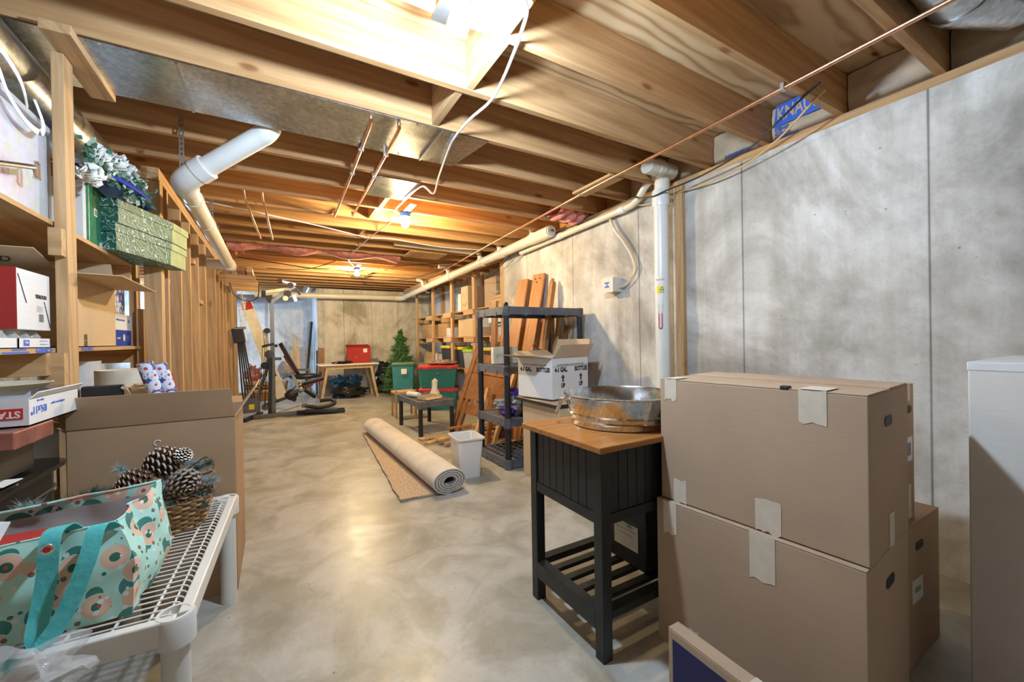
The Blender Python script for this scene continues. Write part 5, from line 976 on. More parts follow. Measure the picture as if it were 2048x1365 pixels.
single(rb_, 'crumpled_cloth', 'cloth_white', 'tan crumpled cloth standing upright on the small black table', 'cloth', (1.86, 5.3, .427), smooth=True)
ch = T('footstool', 'small wooden stool with a woven rush seat behind the small black table', 'stool', (1.72, 6.35, 0)); MB().box(-.17, .17, -.14, .14, .36, .40).build('seat', 'chair_rush', ch, bev=.012)
for x in (-.15, .15):
    for y in (-.12, .12): MB().lathe([(.016, 0), (.016, .42)], 12, Matrix.Translation((x, y, 0))).build('leg', 'orange_wood_Z', ch, smooth=True)
# waste bin
wbn = T('waste_bin', 'white plastic rectangular waste bin on the concrete floor', 'bin', (1.435, 3.30, 0), R(-6))
def rr(w, d, r, n=5):
    P = []
    for cx2, cy2, a0 in ((w/2-r, d/2-r, 0), (-w/2+r, d/2-r, 90), (-w/2+r, -d/2+r, 180), (w/2-r, -d/2+r, 270)):
        for i in range(n+1): P.append((cx2+r*math.cos(R(a0+90*i/n)), cy2+r*math.sin(R(a0+90*i/n))))
    return P
def loft(levels, close=True):
    mb = MB(); n = len(levels[0][0])
    for P, z in levels: mb.v += [Vector((x, y, z)) for x, y in P]
    for i in range(len(levels)-1):
        for k in range(n): k2 = (k+1) % n; mb.f.append([i*n+k, i*n+k2, (i+1)*n+k2, (i+1)*n+k])
    if close: mb.f.append(list(range(n))[::-1]); mb.f.append([(len(levels)-1)*n+k for k in range(n)])
    return mb
loft([(rr(.185, .25, .03), 0), (rr(.225, .30, .03), .325), (rr(.25, .33, .035), .326), (rr(.252, .332, .035), .340), (rr(.236, .316, .03), .341), (rr(.220, .295, .03), .325), (rr(.180, .245, .028), .006)]).build('bin', 'bin_white', wbn, smooth=True)
# carpet
cpt = T('carpet_roll', 'rolled beige carpet remnant with one end spread on the floor', 'carpet', (1.12, 2.95, 0))
A0, A1 = Vector((1.14, 2.93, 0)), Vector((1.085, 5.42, 0)); axd = (A1-A0).normalized(); sd = Vector((axd.y, -axd.x, 0))
def spiral(r0, r1, turns, a_end=-90, n=150):
    P = []
    for i in range(n+1):
        t = i/n; a = R(a_end+360*turns*(t-1)); r = r0+(r1-r0)*t; P.append((r*math.cos(a), r*math.sin(a)))
    return P
def rollmesh(off, th, sq_=.80):
    P = spiral(.035, .118, 4.2); mb = MB(); n = len(P); ring = []
    for i, (x, z) in enumerate(P):
        L_ = math.hypot(x, z); q = (x*(1+(off+th)/L_), z*(1+(off+th)/L_)); p_ = (x*(1+off/L_), z*(1+off/L_)); ring.append((p_, q))
    for end, A_ in ((0, A0), (1, A1)):
        for p_, q in ring:
            for s_ in (p_, q): mb.v.append(A_+sd*(s_[0]*1.16)+Vector((0, 0, .100+s_[1]*sq_)))
    N = 2*n
    for i in range(n-1):
        a, b, c, d_ = 2*i, 2*i+1, 2*i+2, 2*i+3
        mb.f += [[a, c, c+N, a+N], [b, b+N, d_+N, d_], [a, b, d_, c], [a+N, c+N, d_+N, b+N]]
    return mb
rollmesh(0, .007).build('roll_backing', 'carpet_back', cpt, world=True, smooth=False); rollmesh(-.0105, .0100).build('roll_pile', 'carpet_edge', cpt, world=True)
fp = MB(); fp.grid(lambda u, v: (( .765+.175*v)*(1-u)+(1.16-.055*v)*u+.012*noise.noise(Vector((v*14, u*3, 0)))*(1-u), 2.985+.06*noise.noise(Vector((u*8, v*3, 1)))*(1-v)*0-.03*u+(2.47+.03*u)*v, .018+.003*noise.noise(Vector((u*6, v*20, 4)))), 10, 60)
n = len(fp.v); fp.v += [Vector((v.x, v.y, .006)) for v in fp.v]; fp.f += [[i+n for i in f] for f in fp.f[:]]; w11 = 11
for j in range(60): fp.f += [[j*w11, (j+1)*w11, (j+1)*w11+n, j*w11+n], [j*w11+10, j*w11+10+n, (j+1)*w11+10+n, (j+1)*w11+10]]
for i in range(10): fp.f += [[i, i+n, i+1+n, i+1], [60*w11+i, 60*w11+i+1, 60*w11+i+1+n, 60*w11+i+n]]
fp.build('spread_pile', 'carpet_pile', cpt, world=True, smooth=False); MB().add([(.768, 2.975, .001), (1.15, 2.955, .001), (1.10, 5.46, .001), (.945, 5.46, .001), (.768, 2.975, .006), (1.15, 2.955, .006), (1.10, 5.46, .006), (.945, 5.46, .006)], [(3, 2, 1, 0), (4, 5, 6, 7), (0, 1, 5, 4), (1, 2, 6, 5), (2, 3, 7, 6), (3, 0, 4, 7)]).build('spread_backing', 'carpet_edge', cpt, world=True)
fz = MB(); rnd = random.Random(2)
for i in range(420):
    t = rnd.random()
    if i < 300: p_ = Vector((.765+.175*t, 2.985+2.47*t, .012))
    else: p_ = Vector((.77+.36*t, 2.975, .012))
    d_ = Vector((rnd.gauss(-.5, .6), rnd.gauss(-.3, .6), rnd.uniform(-.2, .4))).normalized()*.014; fz.add([p_, p_+Vector((.002, .002, 0)), p_+d_, p_+Vector((0, 0, .002))], [(0, 1, 2), (1, 3, 2), (3, 0, 2)])
f_ = fz.build('frayed_edge', 'carpet_edge', cpt, world=True); f_['kind'] = 'stuff'
# clothes on the shelving unit
def lump(name, mat, label, cat, c, r, seed, rz=0, wob=.7): single(MB().ell((0, 0, 0), r, 26, 16, None, wob, seed), name, mat, label, cat, c, rz, smooth=True)
lump('folded_clothing', 'cloth_grey', 'grey clothing spilling over the second tier of the plastic shelving', 'clothes', (2.03, 3.42, .545), (.19, .20, .080), 1)
lump('folded_clothing', 'cloth_purple', 'purple fabric heaped on the second tier of the plastic shelving', 'clothes', (2.10, 3.42, .635), (.15, .15, .060), 2)
lump('folded_clothing', 'resin_black', 'black garment at the back of the second tier of the plastic shelving', 'clothes', (2.35, 3.52, .57), (.20, .16, .13), 3)
lump('folded_clothing', 'cloth_purple', 'purple cuff hanging at the left edge of the second tier', 'clothes', (1.88, 3.34, .505), (.05, .09, .040), 4)
single(MB().ribbon(spline([(1.92, 3.30, .58), (1.98, 3.28, .64), (2.06, 3.30, .68), (2.16, 3.36, .66), (2.28, 3.36, .62)], 6), .02, (0, .3, 1), .006), 'white_strap', 'cloth_white', 'white fabric strap curling over the purple clothes', 'strap')
single(MB().tube(spline([(2.02, 3.28, .69), (1.96, 3.26, .72), (2.0, 3.3, .76), (2.1, 3.34, .72), (2.22, 3.36, .665)], 6), .011, 8), 'cord', 'cream', 'cream rope loop above the purple clothes', 'rope', smooth=True)
# third tier: metal box, plastic wrap
mbx = T('metal_box', 'pale gold slotted metal box on the third tier of the plastic shelving', 'box', (1.98, 3.55, .937)); MB().box(-.14, .14, -.02, .03, 0, .165).build('plate', 'cream', mbx, bev=.002)
for i in range(9): MB().bar((-.11+.018*i, -.0215, .06), (-.095+.018*i, -.0215, .10), .001, .004, (0, -1, 0)).build('slot', 'ink_black', mbx)
lump('plastic_wrap', 'clear_film', 'crumpled clear plastic wrap on the third tier of the plastic shelving', 'plastic wrap', (2.28, 3.47, .990), (.22, .15, .045), 6, 0, .6)
sh = T('carved_figure', 'small brown carved mushroom ornament on the third tier', 'ornament', (2.33, 3.52, .937))
MB().tube(spline([(0, 0, 0), (.01, 0, .06), (0, 0, .13), (.01, 0, .20)], 5), [.022-.0008*i for i in range(16)], 10).build('stem', 'wicker', sh, smooth=True)
for x, z, r_ in ((-.045, .08, .045), (.03, .12, .04), (.0, .165, .045), (.01, .215, .03)): MB().lathe([(.002, .022), (r_*.7, .014), (r_, 0), (r_*.4, -.004)], 16, Matrix.Translation((x, 0, z))).build('cap', 'wicker', sh, smooth=True)
# planks and lumber leaning on the wall
def plank(label, p, q, w, th, mat, group='boards leaning on the right wall', name='leaning_plank', face=(-1, 0, 0), holes=()):
    p, q = Vector(p), Vector(q); o = T(name, label, 'plank', tuple(p), 0, group)
    MB().bar(p, q, w, th, face).build('board', mat, o, world=True, bev=.003)
    dn = (q-p).normalized(); fc = Vector(face); fc = (fc-dn*fc.dot(dn)).normalized(); sd_ = dn.cross(fc)
    for s_, t_ in holes: c = q-dn*s_+sd_*t_+fc*(th/2); MB().ell(tuple(c), (.010, .010, .010), 10, 8).build('bolt_hole', 'ink_black', o, world=True, smooth=True)
    return o
plank('wide orange board leaning on the wall, leftmost tall one', (2.36, 4.42, 0), (2.735, 4.38, 1.93), .235, .022, 'orange_wood_Z')
plank('wide orange board with two bolt holes near its top', (2.40, 4.10, 0), (2.735, 4.02, 1.95), .24, .024, 'orange_wood_Z', holes=((.06, -.05), (.06, .05), (.10, -.02)))
plank('dark edged board standing between the two wide orange boards', (2.39, 4.28, 0), (2.735, 4.21, 1.90), .035, .10, 'brown_wood_Z')
plank('short orange post with one bolt hole right of the wide boards', (2.44, 3.86, 0), (2.735, 3.84, 1.55), .085, .05, 'orange_wood_Z', holes=((.06, 0),))
plank('thin pale slat leaning behind the shelving unit', (2.50, 3.66, 0), (2.735, 3.64, 1.45), .06, .02, 'light_wood_Z')
plank('narrow brown slat leaning right of the pale slat', (2.48, 3.58, 0), (2.74, 3.52, 1.32), .05, .02, 'brown_wood_Z')
plank('narrow tan slat nearest the junction box among the leaning boards', (2.50, 3.52, 0), (2.745, 3.44, 1.28), .03, .02, 'pine_Z')
plank('thick weathered board leaning by the shelving alcove', (2.50, 4.86, 0), (2.62, 4.95, 1.70), .13, .04, 'brown_wood_Z')
def notched(label, p, q, r_, mat):
    p, q = Vector(p), Vector(q); o = T('turned_post', label, 'post', tuple(p), 0, 'wooden posts leaning on the right wall')
    MB().tube([p, q], r_, 14).tube([q, q+(q-p).normalized()*.03], r_*.6, 12).build('shaft', mat, o, world=True, smooth=True); d_ = (q-p)
    MB().bar(p+Vector((-.01, -.035, 0)), q+Vector((-.01, -.035, -.02)), .03, .05, (-1, 0, 0)).build('rail_strip', mat, o, world=True)
    for i in range(5): c = p+d_*(.55+.09*i)+Vector((-.03, -.05, 0)); MB().bar(c, c+d_*.035, .028, .02, (-1, 0, 0)).build('notch_block', mat, o, world=True, bev=.002)
notched('round wooden post with stepped blocks leaning right of the wide boards', (2.42, 3.76, 0), (2.69, 3.70, 1.82), .032, 'orange_wood_Z')
notched('round wooden post leaning left of the wide boards near the alcove', (2.46, 4.68, 0), (2.66, 4.72, 1.62), .038, 'orange_wood_Z')
plank('pale wooden post crossing behind the clothes on the shelving unit', (2.05, 3.98, 0), (2.50, 4.10, .98), .05, .04, 'light_wood_Z')
plank('round edged brown leg leaning low behind the shelving unit, left one', (1.98, 3.98, 0), (2.14, 4.12, .55), .045, .045, 'brown_wood_Z', 'wooden legs leaning behind the shelving unit')
plank('round edged brown leg leaning low behind the shelving unit, right one', (2.22, 3.92, 0), (2.32, 4.1, .6), .045, .045, 'orange_wood_Z', 'wooden legs leaning behind the shelving unit')
plank('wide tan rail leaning low between the shelving unit posts', (1.84, 4.05, 0), (2.12, 4.20, .62), .07, .035, 'pine_Z', 'wooden legs leaning behind the shelving unit')
rnd = random.Random(12)
for i, w_ in enumerate(('nearest the shelving unit', 'crossing the others at a slant', 'pointing at the waste bin', 'pointing toward the carton', 'lying farthest back', 'resting on top of the heap', 'shortest of the heap')):
    c = Vector((2.0+.07*i-.25*(i % 2), 4.22+.09*(i % 3)+.03*i, .012+.024*(i))); a = rnd.uniform(-.5, .9); L_ = .22+.03*i
    single(MB().box(-L_, L_, -.022, .022, -.012, .012), 'wood_offcut', ('light_wood_Z', 'pine_X', 'orange_wood_X')[i % 3], 'loose wood offcut in the low heap by the wall, '+w_, 'offcut', tuple(c), a, 'loose wood offcuts', bev=.002)
for i, (x, y, a, l_) in enumerate(((1.72, 4.60, .5, .30), (1.86, 4.52, -.35, .34), (1.80, 4.42, .25, .25), (1.60, 4.70, .1, .16))):
    single(MB().box(-l_, l_, -.045, .045, 0, .024), 'wood_offcut', 'light_wood_Z', ('flat tan board on the floor behind the waste bin', 'flat tan board crossing the one behind the waste bin', 'topmost flat tan board behind the waste bin', 'short brown block on the floor under the small black table')[i], 'offcut', (x, y, .001+.025*min(i, 2) if i < 3 else .001), a, 'boards lying on the floor', bev=.002)
# bed panel
def slab(parent, name, C0, U_, V_, u0, u1, v0, v1, th, mat, zoff=0, bev=.003):
    C0, U_, V_ = Vector(C0), Vector(U_).normalized(), Vector(V_).normalized(); N = U_.cross(V_).normalized(); M = Matrix(((U_.x, V_.x, N.x, C0.x), (U_.y, V_.y, N.y, C0.y), (U_.z, V_.z, N.z, C0.z), (0, 0, 0, 1)))
    return MB().box(u0, u1, v0, v1, zoff-th/2, zoff+th/2, M).build(name, mat, parent, world=True, bev=bev)
bp = T('headboard', 'large brown wooden bed panel leaning against the lumber shelving', 'bed panel', (2.1, 4.7, 0))
Pb, Pt = Vector((1.945, 4.93, .0)), Vector((2.36, 4.91, 1.13)); Vv = (Pt-Pb).normalized(); Uu = Vector((.42, -.85, -.10)).normalized(); Hh = (Pt-Pb).length
slab(bp, 'side_rail', Pb, Uu, Vv, -.035, .035, 0, Hh, .05, 'brown_wood_Z'); slab(bp, 'side_rail', Pb, Uu, Vv, .66, .73, .02, Hh-.1, .05, 'brown_wood_Z')
slab(bp, 'lower_leg', Pb+Uu*.1, Uu, Vv, -.02, .02, -.0, .45, .05, 'brown_wood_Z')
for v0, v1 in ((.26, .42), (.45, .79), (.80, .93), (.94, 1.06)): slab(bp, 'panel_board', Pb, Uu, Vv, .036, .659, v0, v1, .018, 'brown_wood_X')
MB().ell(tuple(Pt+Vv*.02), (.035, .035, .03), 14, 10).build('finial', 'brown_wood_Z', bp, world=True, smooth=True)
# ================================================================== TOTES, TREE, TABLE
def tote(label, loc, rz, w, d, h, body, lid, group=None, handle=True, name='storage_tote'):
    t = T(name, label, 'storage bin', loc, rz, group); hl = .05
    loft([(rr(w*.84, d*.84, .02), 0), (rr(w*.95, d*.95, .025), h-hl), (rr(w*.98, d*.98, .025), h-hl)]).build('bin', body, t, smooth=True)
    for k in range(4): pass
    loft([(rr(w*1.0, d*1.0, .03), h-hl), (rr(w*1.02, d*1.02, .03), h-hl+.012), (rr(w*1.02, d*1.02, .03), h-.015), (rr(w*.97, d*.96, .03), h)]).build('lid', lid, t, smooth=True)
    if handle:
        for x in (-w*.3, w*.3): MB().box(x-.05, x+.05, -d*.52, -d*.50, h-hl-.01, h-.02).build('latch', lid, t, bev=.004)
        MB().tube([(0, -d*.46, h*.62), (0, -d*.53, h*.66)], .022, 12).build('handle_peg', 'resin_dusty' if body == 'teal_plastic' else body, t, smooth=True)
    rb2 = MB()
    for x in (-w*.28, -w*.09, w*.09, w*.28): rb2.add([(x-.006, -d*.43, .01), (x+.006, -d*.43, .01), (x+.006, -d*.480, h-hl-.03), (x-.006, -d*.480, h-hl-.03), (x-.006, -d*.40, .01), (x+.006, -d*.40, .01), (x+.006, -d*.46, h-hl-.03), (x-.006, -d*.46, h-hl-.03)], [(0, 1, 2, 3), (7, 6, 5, 4), (0, 4, 5, 1), (1, 5, 6, 2), (2, 6, 7, 3), (3, 7, 4, 0)])
    rb2.build('ribs', body, t)
    return t
RZ = R(-25)
tote('green plastic bin with red lid on the floor, lower of the stacked pair', (2.44, 6.72, 0), RZ, .66, .46, .37, 'teal_plastic', 'red_plastic', 'green bins with red lids')
tote('green plastic bin with red lid and patterned bag on top, upper of the stacked pair', (2.44, 6.72, .371), RZ, .66, .46, .38, 'teal_plastic', 'red_plastic', 'green bins with red lids')
lump('cushion', 'canvas_print', 'dark patterned cushion lying on the red lidded bins', 'cushion', (2.50, 6.72, .79), (.25, .17, .05), 8, RZ, .3)
tote('tall teal barrel bin with dark green lid beside the artificial tree', (2.13, 7.88, 0), R(-15), .42, .42, .76, 'teal_blue_plastic', 'green_lid', 'teal bins with green lids', False)
tote('teal bin with dark green lid partly behind the red lidded bins', (2.53, 7.56, 0), R(-15), .38, .38, .74, 'teal_blue_plastic', 'green_lid', 'teal bins with green lids', False)
single(MB().box(-.05, .05, -.002, .002, -.05, .05), 'paper_label', 'paper', 'white label on the tall teal barrel bin', 'label', (2.085, 7.66, .60), R(-15))
tr = T('christmas_tree', 'small green artificial christmas tree standing by the back wall', 'tree', (2.33, 8.80, 0)); rnd = random.Random(21)
MB().tube([(0, 0, .05), (0, 0, 1.32)], .014, 8).build('trunk', 'wicker', tr); MB().box(-.2, .2, -.015, .015, 0, .03).box(-.015, .015, -.2, .2, .03, .06).build('stand', 'ink_green', tr)
nb2 = MB(); nbl = MB()
for i in range(430):
    t = (i+.5)/430; z = .10+1.26*t; rm = .44*(1-t)**.9+.03+.05*math.sin(t*38); a = i*2.39996+rnd.uniform(-.2, .2); rr_ = rm*rnd.uniform(.75, 1.08)
    p0 = Vector((math.cos(a)*rm*.2, math.sin(a)*rm*.2, z)); p1 = Vector((math.cos(a)*rr_, math.sin(a)*rr_, z+.03+rnd.uniform(-.05, .05))); spray(nb2, p0.lerp(p1, .2), p1, 44, .055, .0038, rnd)
for zc in (0,): nbl.lathe([(.30, .14), (.20, .5), (.10, .9), (.03, 1.25)], 12)
x = nb2.build('needles', 'tree_green', tr); x['kind'] = 'stuff'
single(MB().ell((0, 0, 0), (.26, .2, .36), 24, 18, None, .8, 11), 'garbage_bag', 'bag_plastic_black', 'black shiny plastic bag standing left behind the artificial tree', 'bag', (2.20, 9.48, .36), smooth=True)
single(MB().ell((0, 0, 0), (.33, .20, .12), 28, 16, None, .7, 12), 'garbage_bag', 'bag_plastic_black', 'low black shiny plastic bag on the floor under the desk', 'bag', (1.33, 9.18, .115), smooth=True)
single(MB().ell((0, 0, 0), (.17, .15, .14), 22, 14, None, .7, 13), 'plastic_bag', 'bag_plastic_blue', 'dark blue plastic bag under the desk, left one', 'bag', (1.15, 9.42, .30), smooth=True)
single(MB().ell((0, 0, 0), (.17, .15, .14), 22, 14, None, .7, 14), 'plastic_bag', 'bag_plastic_blue', 'dark blue plastic bag under the desk, right one', 'bag', (1.46, 9.45, .32), smooth=True)
dk = T('trestle_desk', 'desk with white top and pale wooden slanted legs by the back wall', 'desk', (1.31, 9.15, 0))
MB().box(-.57, .57, -.32, .32, .70, .725).build('top', 'white_laminate', dk, bev=.004); MB().box(-.45, .45, -.27, -.245, .63, .698).build('apron', 'light_wood_Z', dk); MB().box(-.45, .45, .245, .27, .63, .698).build('apron', 'light_wood_Z', dk)
for s_ in (-1, 1):
    for y in (-.25, .25): MB().bar((s_*.42, y, .66), (s_*.54, y*1.08, .0), .045, .045, (0, 1, 0)).build('leg', 'light_wood_Z', dk, bev=.003)
    MB().box(s_*.40-.02, s_*.40+.02, -.24, .24, .64, .698).build('cross_rail', 'light_wood_Z', dk)
rbx = T('open_carton', 'red printed open carton standing on the desk', 'box', (1.55, 9.28, .727), R(-8)); x0, x1, y0, y1 = -.24, .24, -.14, .14
MB().box(x0, x1, y0, y0+.004, 0, .33).box(x0, x1, y1-.004, y1, 0, .33).box(x0, x0+.004, y0, y1, 0, .33).box(x1-.004, x1, y0, y1, 0, .33).box(x0, x1, y0, y1, 0, .004).build('body', 'red_board', rbx)
flap(rbx, (x0, y0, .331), (x1, y0, .331), (-.04, -.06, .06), mat='red_board'); flap(rbx, (x1, y0, .331), (x1, y1, .331), (.10, -.03, .05), mat='cardboard_light'); flap(rbx, (x1, y1, .331), (x0, y1, .331), (0, .05, .06), mat='cardboard_light')
MB().box(.09, .17, y0-.002, y0-.0005, .22, .30).build('shipping_label', 'white_label', rbx); MB().box(.095, .12, y0-.003, y0-.002, .27, .295).build('yellow_square', 'ink_yellow', rbx); MB().box(x1+.0005, x1+.002, -.05, .05, .14, .26).build('label', 'white_label', rbx)
for k in range(10): a = 2*math.pi*k/10; MB().ell((-.05+.022*math.cos(a), y0-.001, .12+.022*math.sin(a)), (.004, .001, .004), 6, 4).build('printed_dot', 'cardboard', rbx)
lump('bag_strap', 'vinyl_black', 'black folded garment with red trim lying on the desk', 'clothes', (1.18, 9.0, .755), (.20, .08, .028), 15, R(-6), .5)
single(MB().tube([(1.02, 8.95, .742), (1.08, 8.94, .76)], .012, 8), 'red_strap_end', 'red_trim', 'small red strap end at the left of the black garment on the desk', 'strap', smooth=True)

# ================================================================== LUMBER SHELVING ON THE RIGHT
rs = T('lumber_shelving', 'site built lumber shelving under the header beam on the right', 'shelving', (3.1, 7.5, 0))
PY = (5.08, 6.05, 7.02, 8.06, 9.16)
for y in PY: MB().box(2.80, 2.838, y-.045, y+.045, 0, 2.305).build('post', 'pine_Z', rs, world=True, bev=.002)
for y in (5.2, 7.0, 9.1): MB().box(3.40, 3.438, y-.045, y+.045, 0, 2.4).build('rear_post', 'pine_Z', rs, world=True)
SZ = (.67, 1.235, 1.69)
for z in SZ:
    MB().box(2.842, 3.395, 5.03, 9.60, z-.016, z).build('shelf_board', 'shelf_ply', rs, world=True)
    for y in PY: MB().box(2.842, 3.39, y-.045, y-.007, z-.106, z-.017).build('shelf_bearer', 'pine_X', rs, world=True)
    for i in range(4): MB().box(2.775, 2.799, PY[i]-.04, PY[i]+.36, z-.095, z-.006).build('cleat', 'pine_Y', rs, world=True, bev=.002)
def cbx(label, y, z, w, d, h, mat='cardboard_light', x=3.05, rz=0, group='boxes on the right lumber shelving', smile=False):
    o = closed_carton(label, (x, y, z+.001), rz, d, w, h, mat, group=group); return o
am = cbx('tall carton with a curved smile printed on it on the top right shelf', 6.56, SZ[2], .30, .30, .42, x=3.02)
MB().tube(arc((-.1505, 0, .17), .085, 215, 325, (0, -1, 0), (0, 0, 1), 10), .004, 6).build('smile_logo', 'ink_black', am); MB().box(-.1515, -.1505, -.02, .02, .33, .42).build('tape_strip', 'tape', am); MB().tube([(-.1505, -.062, .135), (-.1505, -.075, .128), (-.1505, -.07, .115)], .004, 6).build('smile_tip', 'ink_black', am)
cbx('pale blue flat box beside the smile carton on the top right shelf', 6.86, SZ[2], .12, .3, .32, 'white_board')
cbx('brown carton behind the post nearest the wall on the top right shelf', 5.72, SZ[2], .42, .36, .46, 'cardboard', x=3.12)
o = T('lumber_offcuts', 'bundle of short boards wrapped in plastic on the top right shelf', 'boards', (2.98, 5.35, SZ[2]+.002))
for i in range(3): MB().box(-.14, .14, -.20, .16, .05*i, .05*i+.045).build('board', ('pine_Y', 'cardboard_light', 'pine_Y')[i], o, bev=.002)
lump('plastic_wrap', 'clear_film', 'crumpled clear plastic on the bundle of short boards', 'plastic wrap', (2.98, 5.33, SZ[2]+.19), (.15, .2, .05), 22)
lump('garment', 'vinyl_black', 'dark cloth heaped against the wall at the top of the right shelving', 'clothes', (3.2, 5.45, 2.08), (.18, .3, .06), 23)
cbx('large tan carton with crumpled plastic on the second right shelf', 6.52, SZ[1], .62, .40, .30, x=3.06)
lump('plastic_wrap', 'clear_film', 'crumpled clear plastic over the large tan carton', 'plastic wrap', (2.95, 6.62, SZ[1]+.35), (.16, .36, .05), 24)
cbx('white carton on the second right shelf nearest the plastic shelving', 5.42, SZ[1]+.20, .46, .36, .16, 'white_board'); cbx('white carton overlapping the large tan one on the second right shelf', 6.02, SZ[1]+.14, .25, .3, .20, 'white_board', x=2.99)
cbx('low grey carton under the white carton by the post', 6.02, SZ[1], .26, .3, .135, 'cardboard', x=3.0)
t_ = tote('clear plastic box with teal lid under the nearest white carton', (3.05, 5.42, SZ[1]+.001), R(90), .46, .34, .185, 'clear_bin', 'teal_blue_plastic', None, False)
for i in range(4): single(MB().lathe([(.05, 0), (.05, .11), (.01, .115)], 18), 'tin_can', ('white_board', 'red_board', 'white_board', 'steel')[i], ('leftmost white', 'red', 'rightmost white', 'silver')[i]+' can inside the clear box with teal lid', 'can', (2.96, 5.59-.11*i, SZ[1]+.012), 0, 'cans in the clear box', smooth=True)
for i, (y, z, w, h, la) in enumerate(((8.62, 0, .62, .30, 'large square wicker hamper on the second right shelf, farthest back'), (7.66, 0, .52, .28, 'square wicker hamper on the second right shelf behind the middle post'), (7.62, .285, .40, .13, 'round topped wicker basket on the square hamper'), (8.6, .305, .36, .10, 'low wicker tray on the farthest wicker hamper'))):
    o = T('wicker_hamper', la, 'basket', (3.02, y, SZ[1]+.002+z), 0, 'wicker hampers'); mb = MB()
    for r_ in range(int(h/.016)):
        pts = [Vector((sq(2*math.pi*k/48, .17, w/2, 6 if i != 2 else 2.2)[0]*(1+.02*math.cos(k*math.pi*.75+r_*math.pi)), sq(2*math.pi*k/48, .17, w/2, 6 if i != 2 else 2.2)[1], .009+.016*r_)) for k in range(49)]; mb.tube(pts, .0085, 5, cap=False)
    mb.build('weave', 'wicker_light', o, smooth=True); MB().prism([sq(2*math.pi*k/32, .165, w/2-.01, 6 if i != 2 else 2.2) for k in range(32)], .002, h-.01).build('inner_lining', 'wicker', o)
wt = T('woven_basket', 'small white woven basket on the second right shelf', 'basket', (2.98, 7.26, SZ[1]+.002)); mb = MB()
for r_ in range(9): mb.tube([Vector((sq(2*math.pi*k/40, .13, .17, 5)[0]*(1+.03*math.cos(k*math.pi*.6+r_*3.14)), sq(2*math.pi*k/40, .13, .17, 5)[1], .009+.019*r_)) for k in range(41)], .010, 5, cap=False)
mb.build('weave', 'bin_white', wt, smooth=True); MB().prism([sq(2*math.pi*k/32, .125, .165, 5) for k in range(32)], .002, .15).build('inner_lining', 'bin_white', wt)
lump('plastic_bag', 'clear_film', 'clear plastic bag hanging over the second right shelf edge by the white basket', 'bag', (2.84, 7.3, SZ[1]-.03), (.05, .16, .06), 25)
for i, (y, body, lid, w, h, la) in enumerate(((7.55, 'dark_tote', 'yellow_lid', .50, .40, 'black bin with yellow lid on the bottom right shelf, left of the lime lidded one'), (6.95, 'dark_tote', 'yellow_lid', .44, .38, 'black bin with yellow lid behind the post beside the lime lidded bin'), (6.50, 'clear_bin', 'lime_lid', .40, .34, 'clear bin with lime green lid on the bottom right shelf'), (5.62, 'dark_tote', 'yellow_lid', .5, .38, 'black bin with yellow lid behind the leaning bed panel'), (6.12, 'clear_bin', 'cable_grey', .34, .25, 'grey translucent bin holding a dried wreath on the bottom right shelf'))):
    tote(la, (2.845+.20+(.02 if i == 1 else 0), y, SZ[0]+.001), R(90), w, .36, h, body, lid, 'plastic bins on the bottom right shelf', False)
wr = MB(); rnd = random.Random(5)
for i in range(60): a = rnd.uniform(0, 6.28); r0 = rnd.uniform(.075, .12); c = Vector((0, r0*math.cos(a), r0*math.sin(a))); wr.tube([c, c+Vector((rnd.uniform(-.03, .03), -math.sin(a)*.07, math.cos(a)*.07))], .007, 4)
single(wr, 'wreath', 'leaf_pale', 'dried green wreath standing in the grey translucent bin', 'wreath', (2.98, 6.12, SZ[0]+.38), 0)
single(MB().ell((0, 0, 0), (.03, .10, .035), 14, 8, None, .6, 31), 'white_flower_sprig', 'petal', 'white artificial flower sprig beside the dried wreath', 'flowers', (2.93, 6.30, SZ[0]+.43), smooth=True)
cbx('white small carton on the bottom right shelf near the back', 8.2, SZ[0], .28, .25, .22, 'white_board'); cbx('tan stacked carton tray on the bottom right shelf, farthest back', 8.75, SZ[0], .40, .3, .12); cbx('upper tan carton tray on the bottom right shelf, farthest back', 8.75, SZ[0]+.125, .34, .26, .12)
cbx('brown carton on the floor under the right shelving beside the bed panel', 6.0, 0, .55, .42, .5, 'cardboard', x=3.08); cbx('blue edged carton on the floor under the right shelving', 5.4, 0, .5, .42, .46, 'cardboard_light', x=3.08)
# ================================================================== BACK LEFT: EXERCISE MACHINE
gm = T('exercise_machine', 'tall grey home gym machine with cables and pulleys', 'exercise machine', (-.03, 7.6, 0))
GY = 7.6
def g_(px, py, Y=7.6): return at(px, py, Y=Y)
def beam(name, p, q, w=.055, h=.055, mat='gunmetal', **k): return MB().bar(p, q, w, h, (0, 1, .01)).build(name, mat, gm, world=True, bev=.004)
base = Vector((-.12, GY, 0))
beam('main_upright', (-.045, GY, .05), (-.045, GY, 1.86), .06, .05)
beam('front_upright', (-.10, GY-.02, .05), (-.07, GY-.02, 1.05), .05, .06, 'resin_black')
MB().tube(spline([g_(517, 828), g_(517, 795), g_(524, 768), g_(533, 740), g_(540, 705)], 6), .026, 12).build('curved_tube', 'gunmetal', gm, world=True, smooth=True)
beam('base_rail', (-.36, GY-.10, .03), (.30, GY-.12, .035), .06, .05); beam('base_rail', (.28, GY-.12, .035), (.98, GY-.30, .04), .07, .05, 'resin_black'); beam('foot', (-.42, GY-.35, .025), (-.22, GY+.25, .025), .06, .05, 'resin_black')
beam('rear_brace', g_(533, 810), g_(575, 795, 7.8), .05, .05); beam('cross_foot', g_(575, 795, 7.8), g_(590, 800, 7.9), .06, .06, 'resin_black')
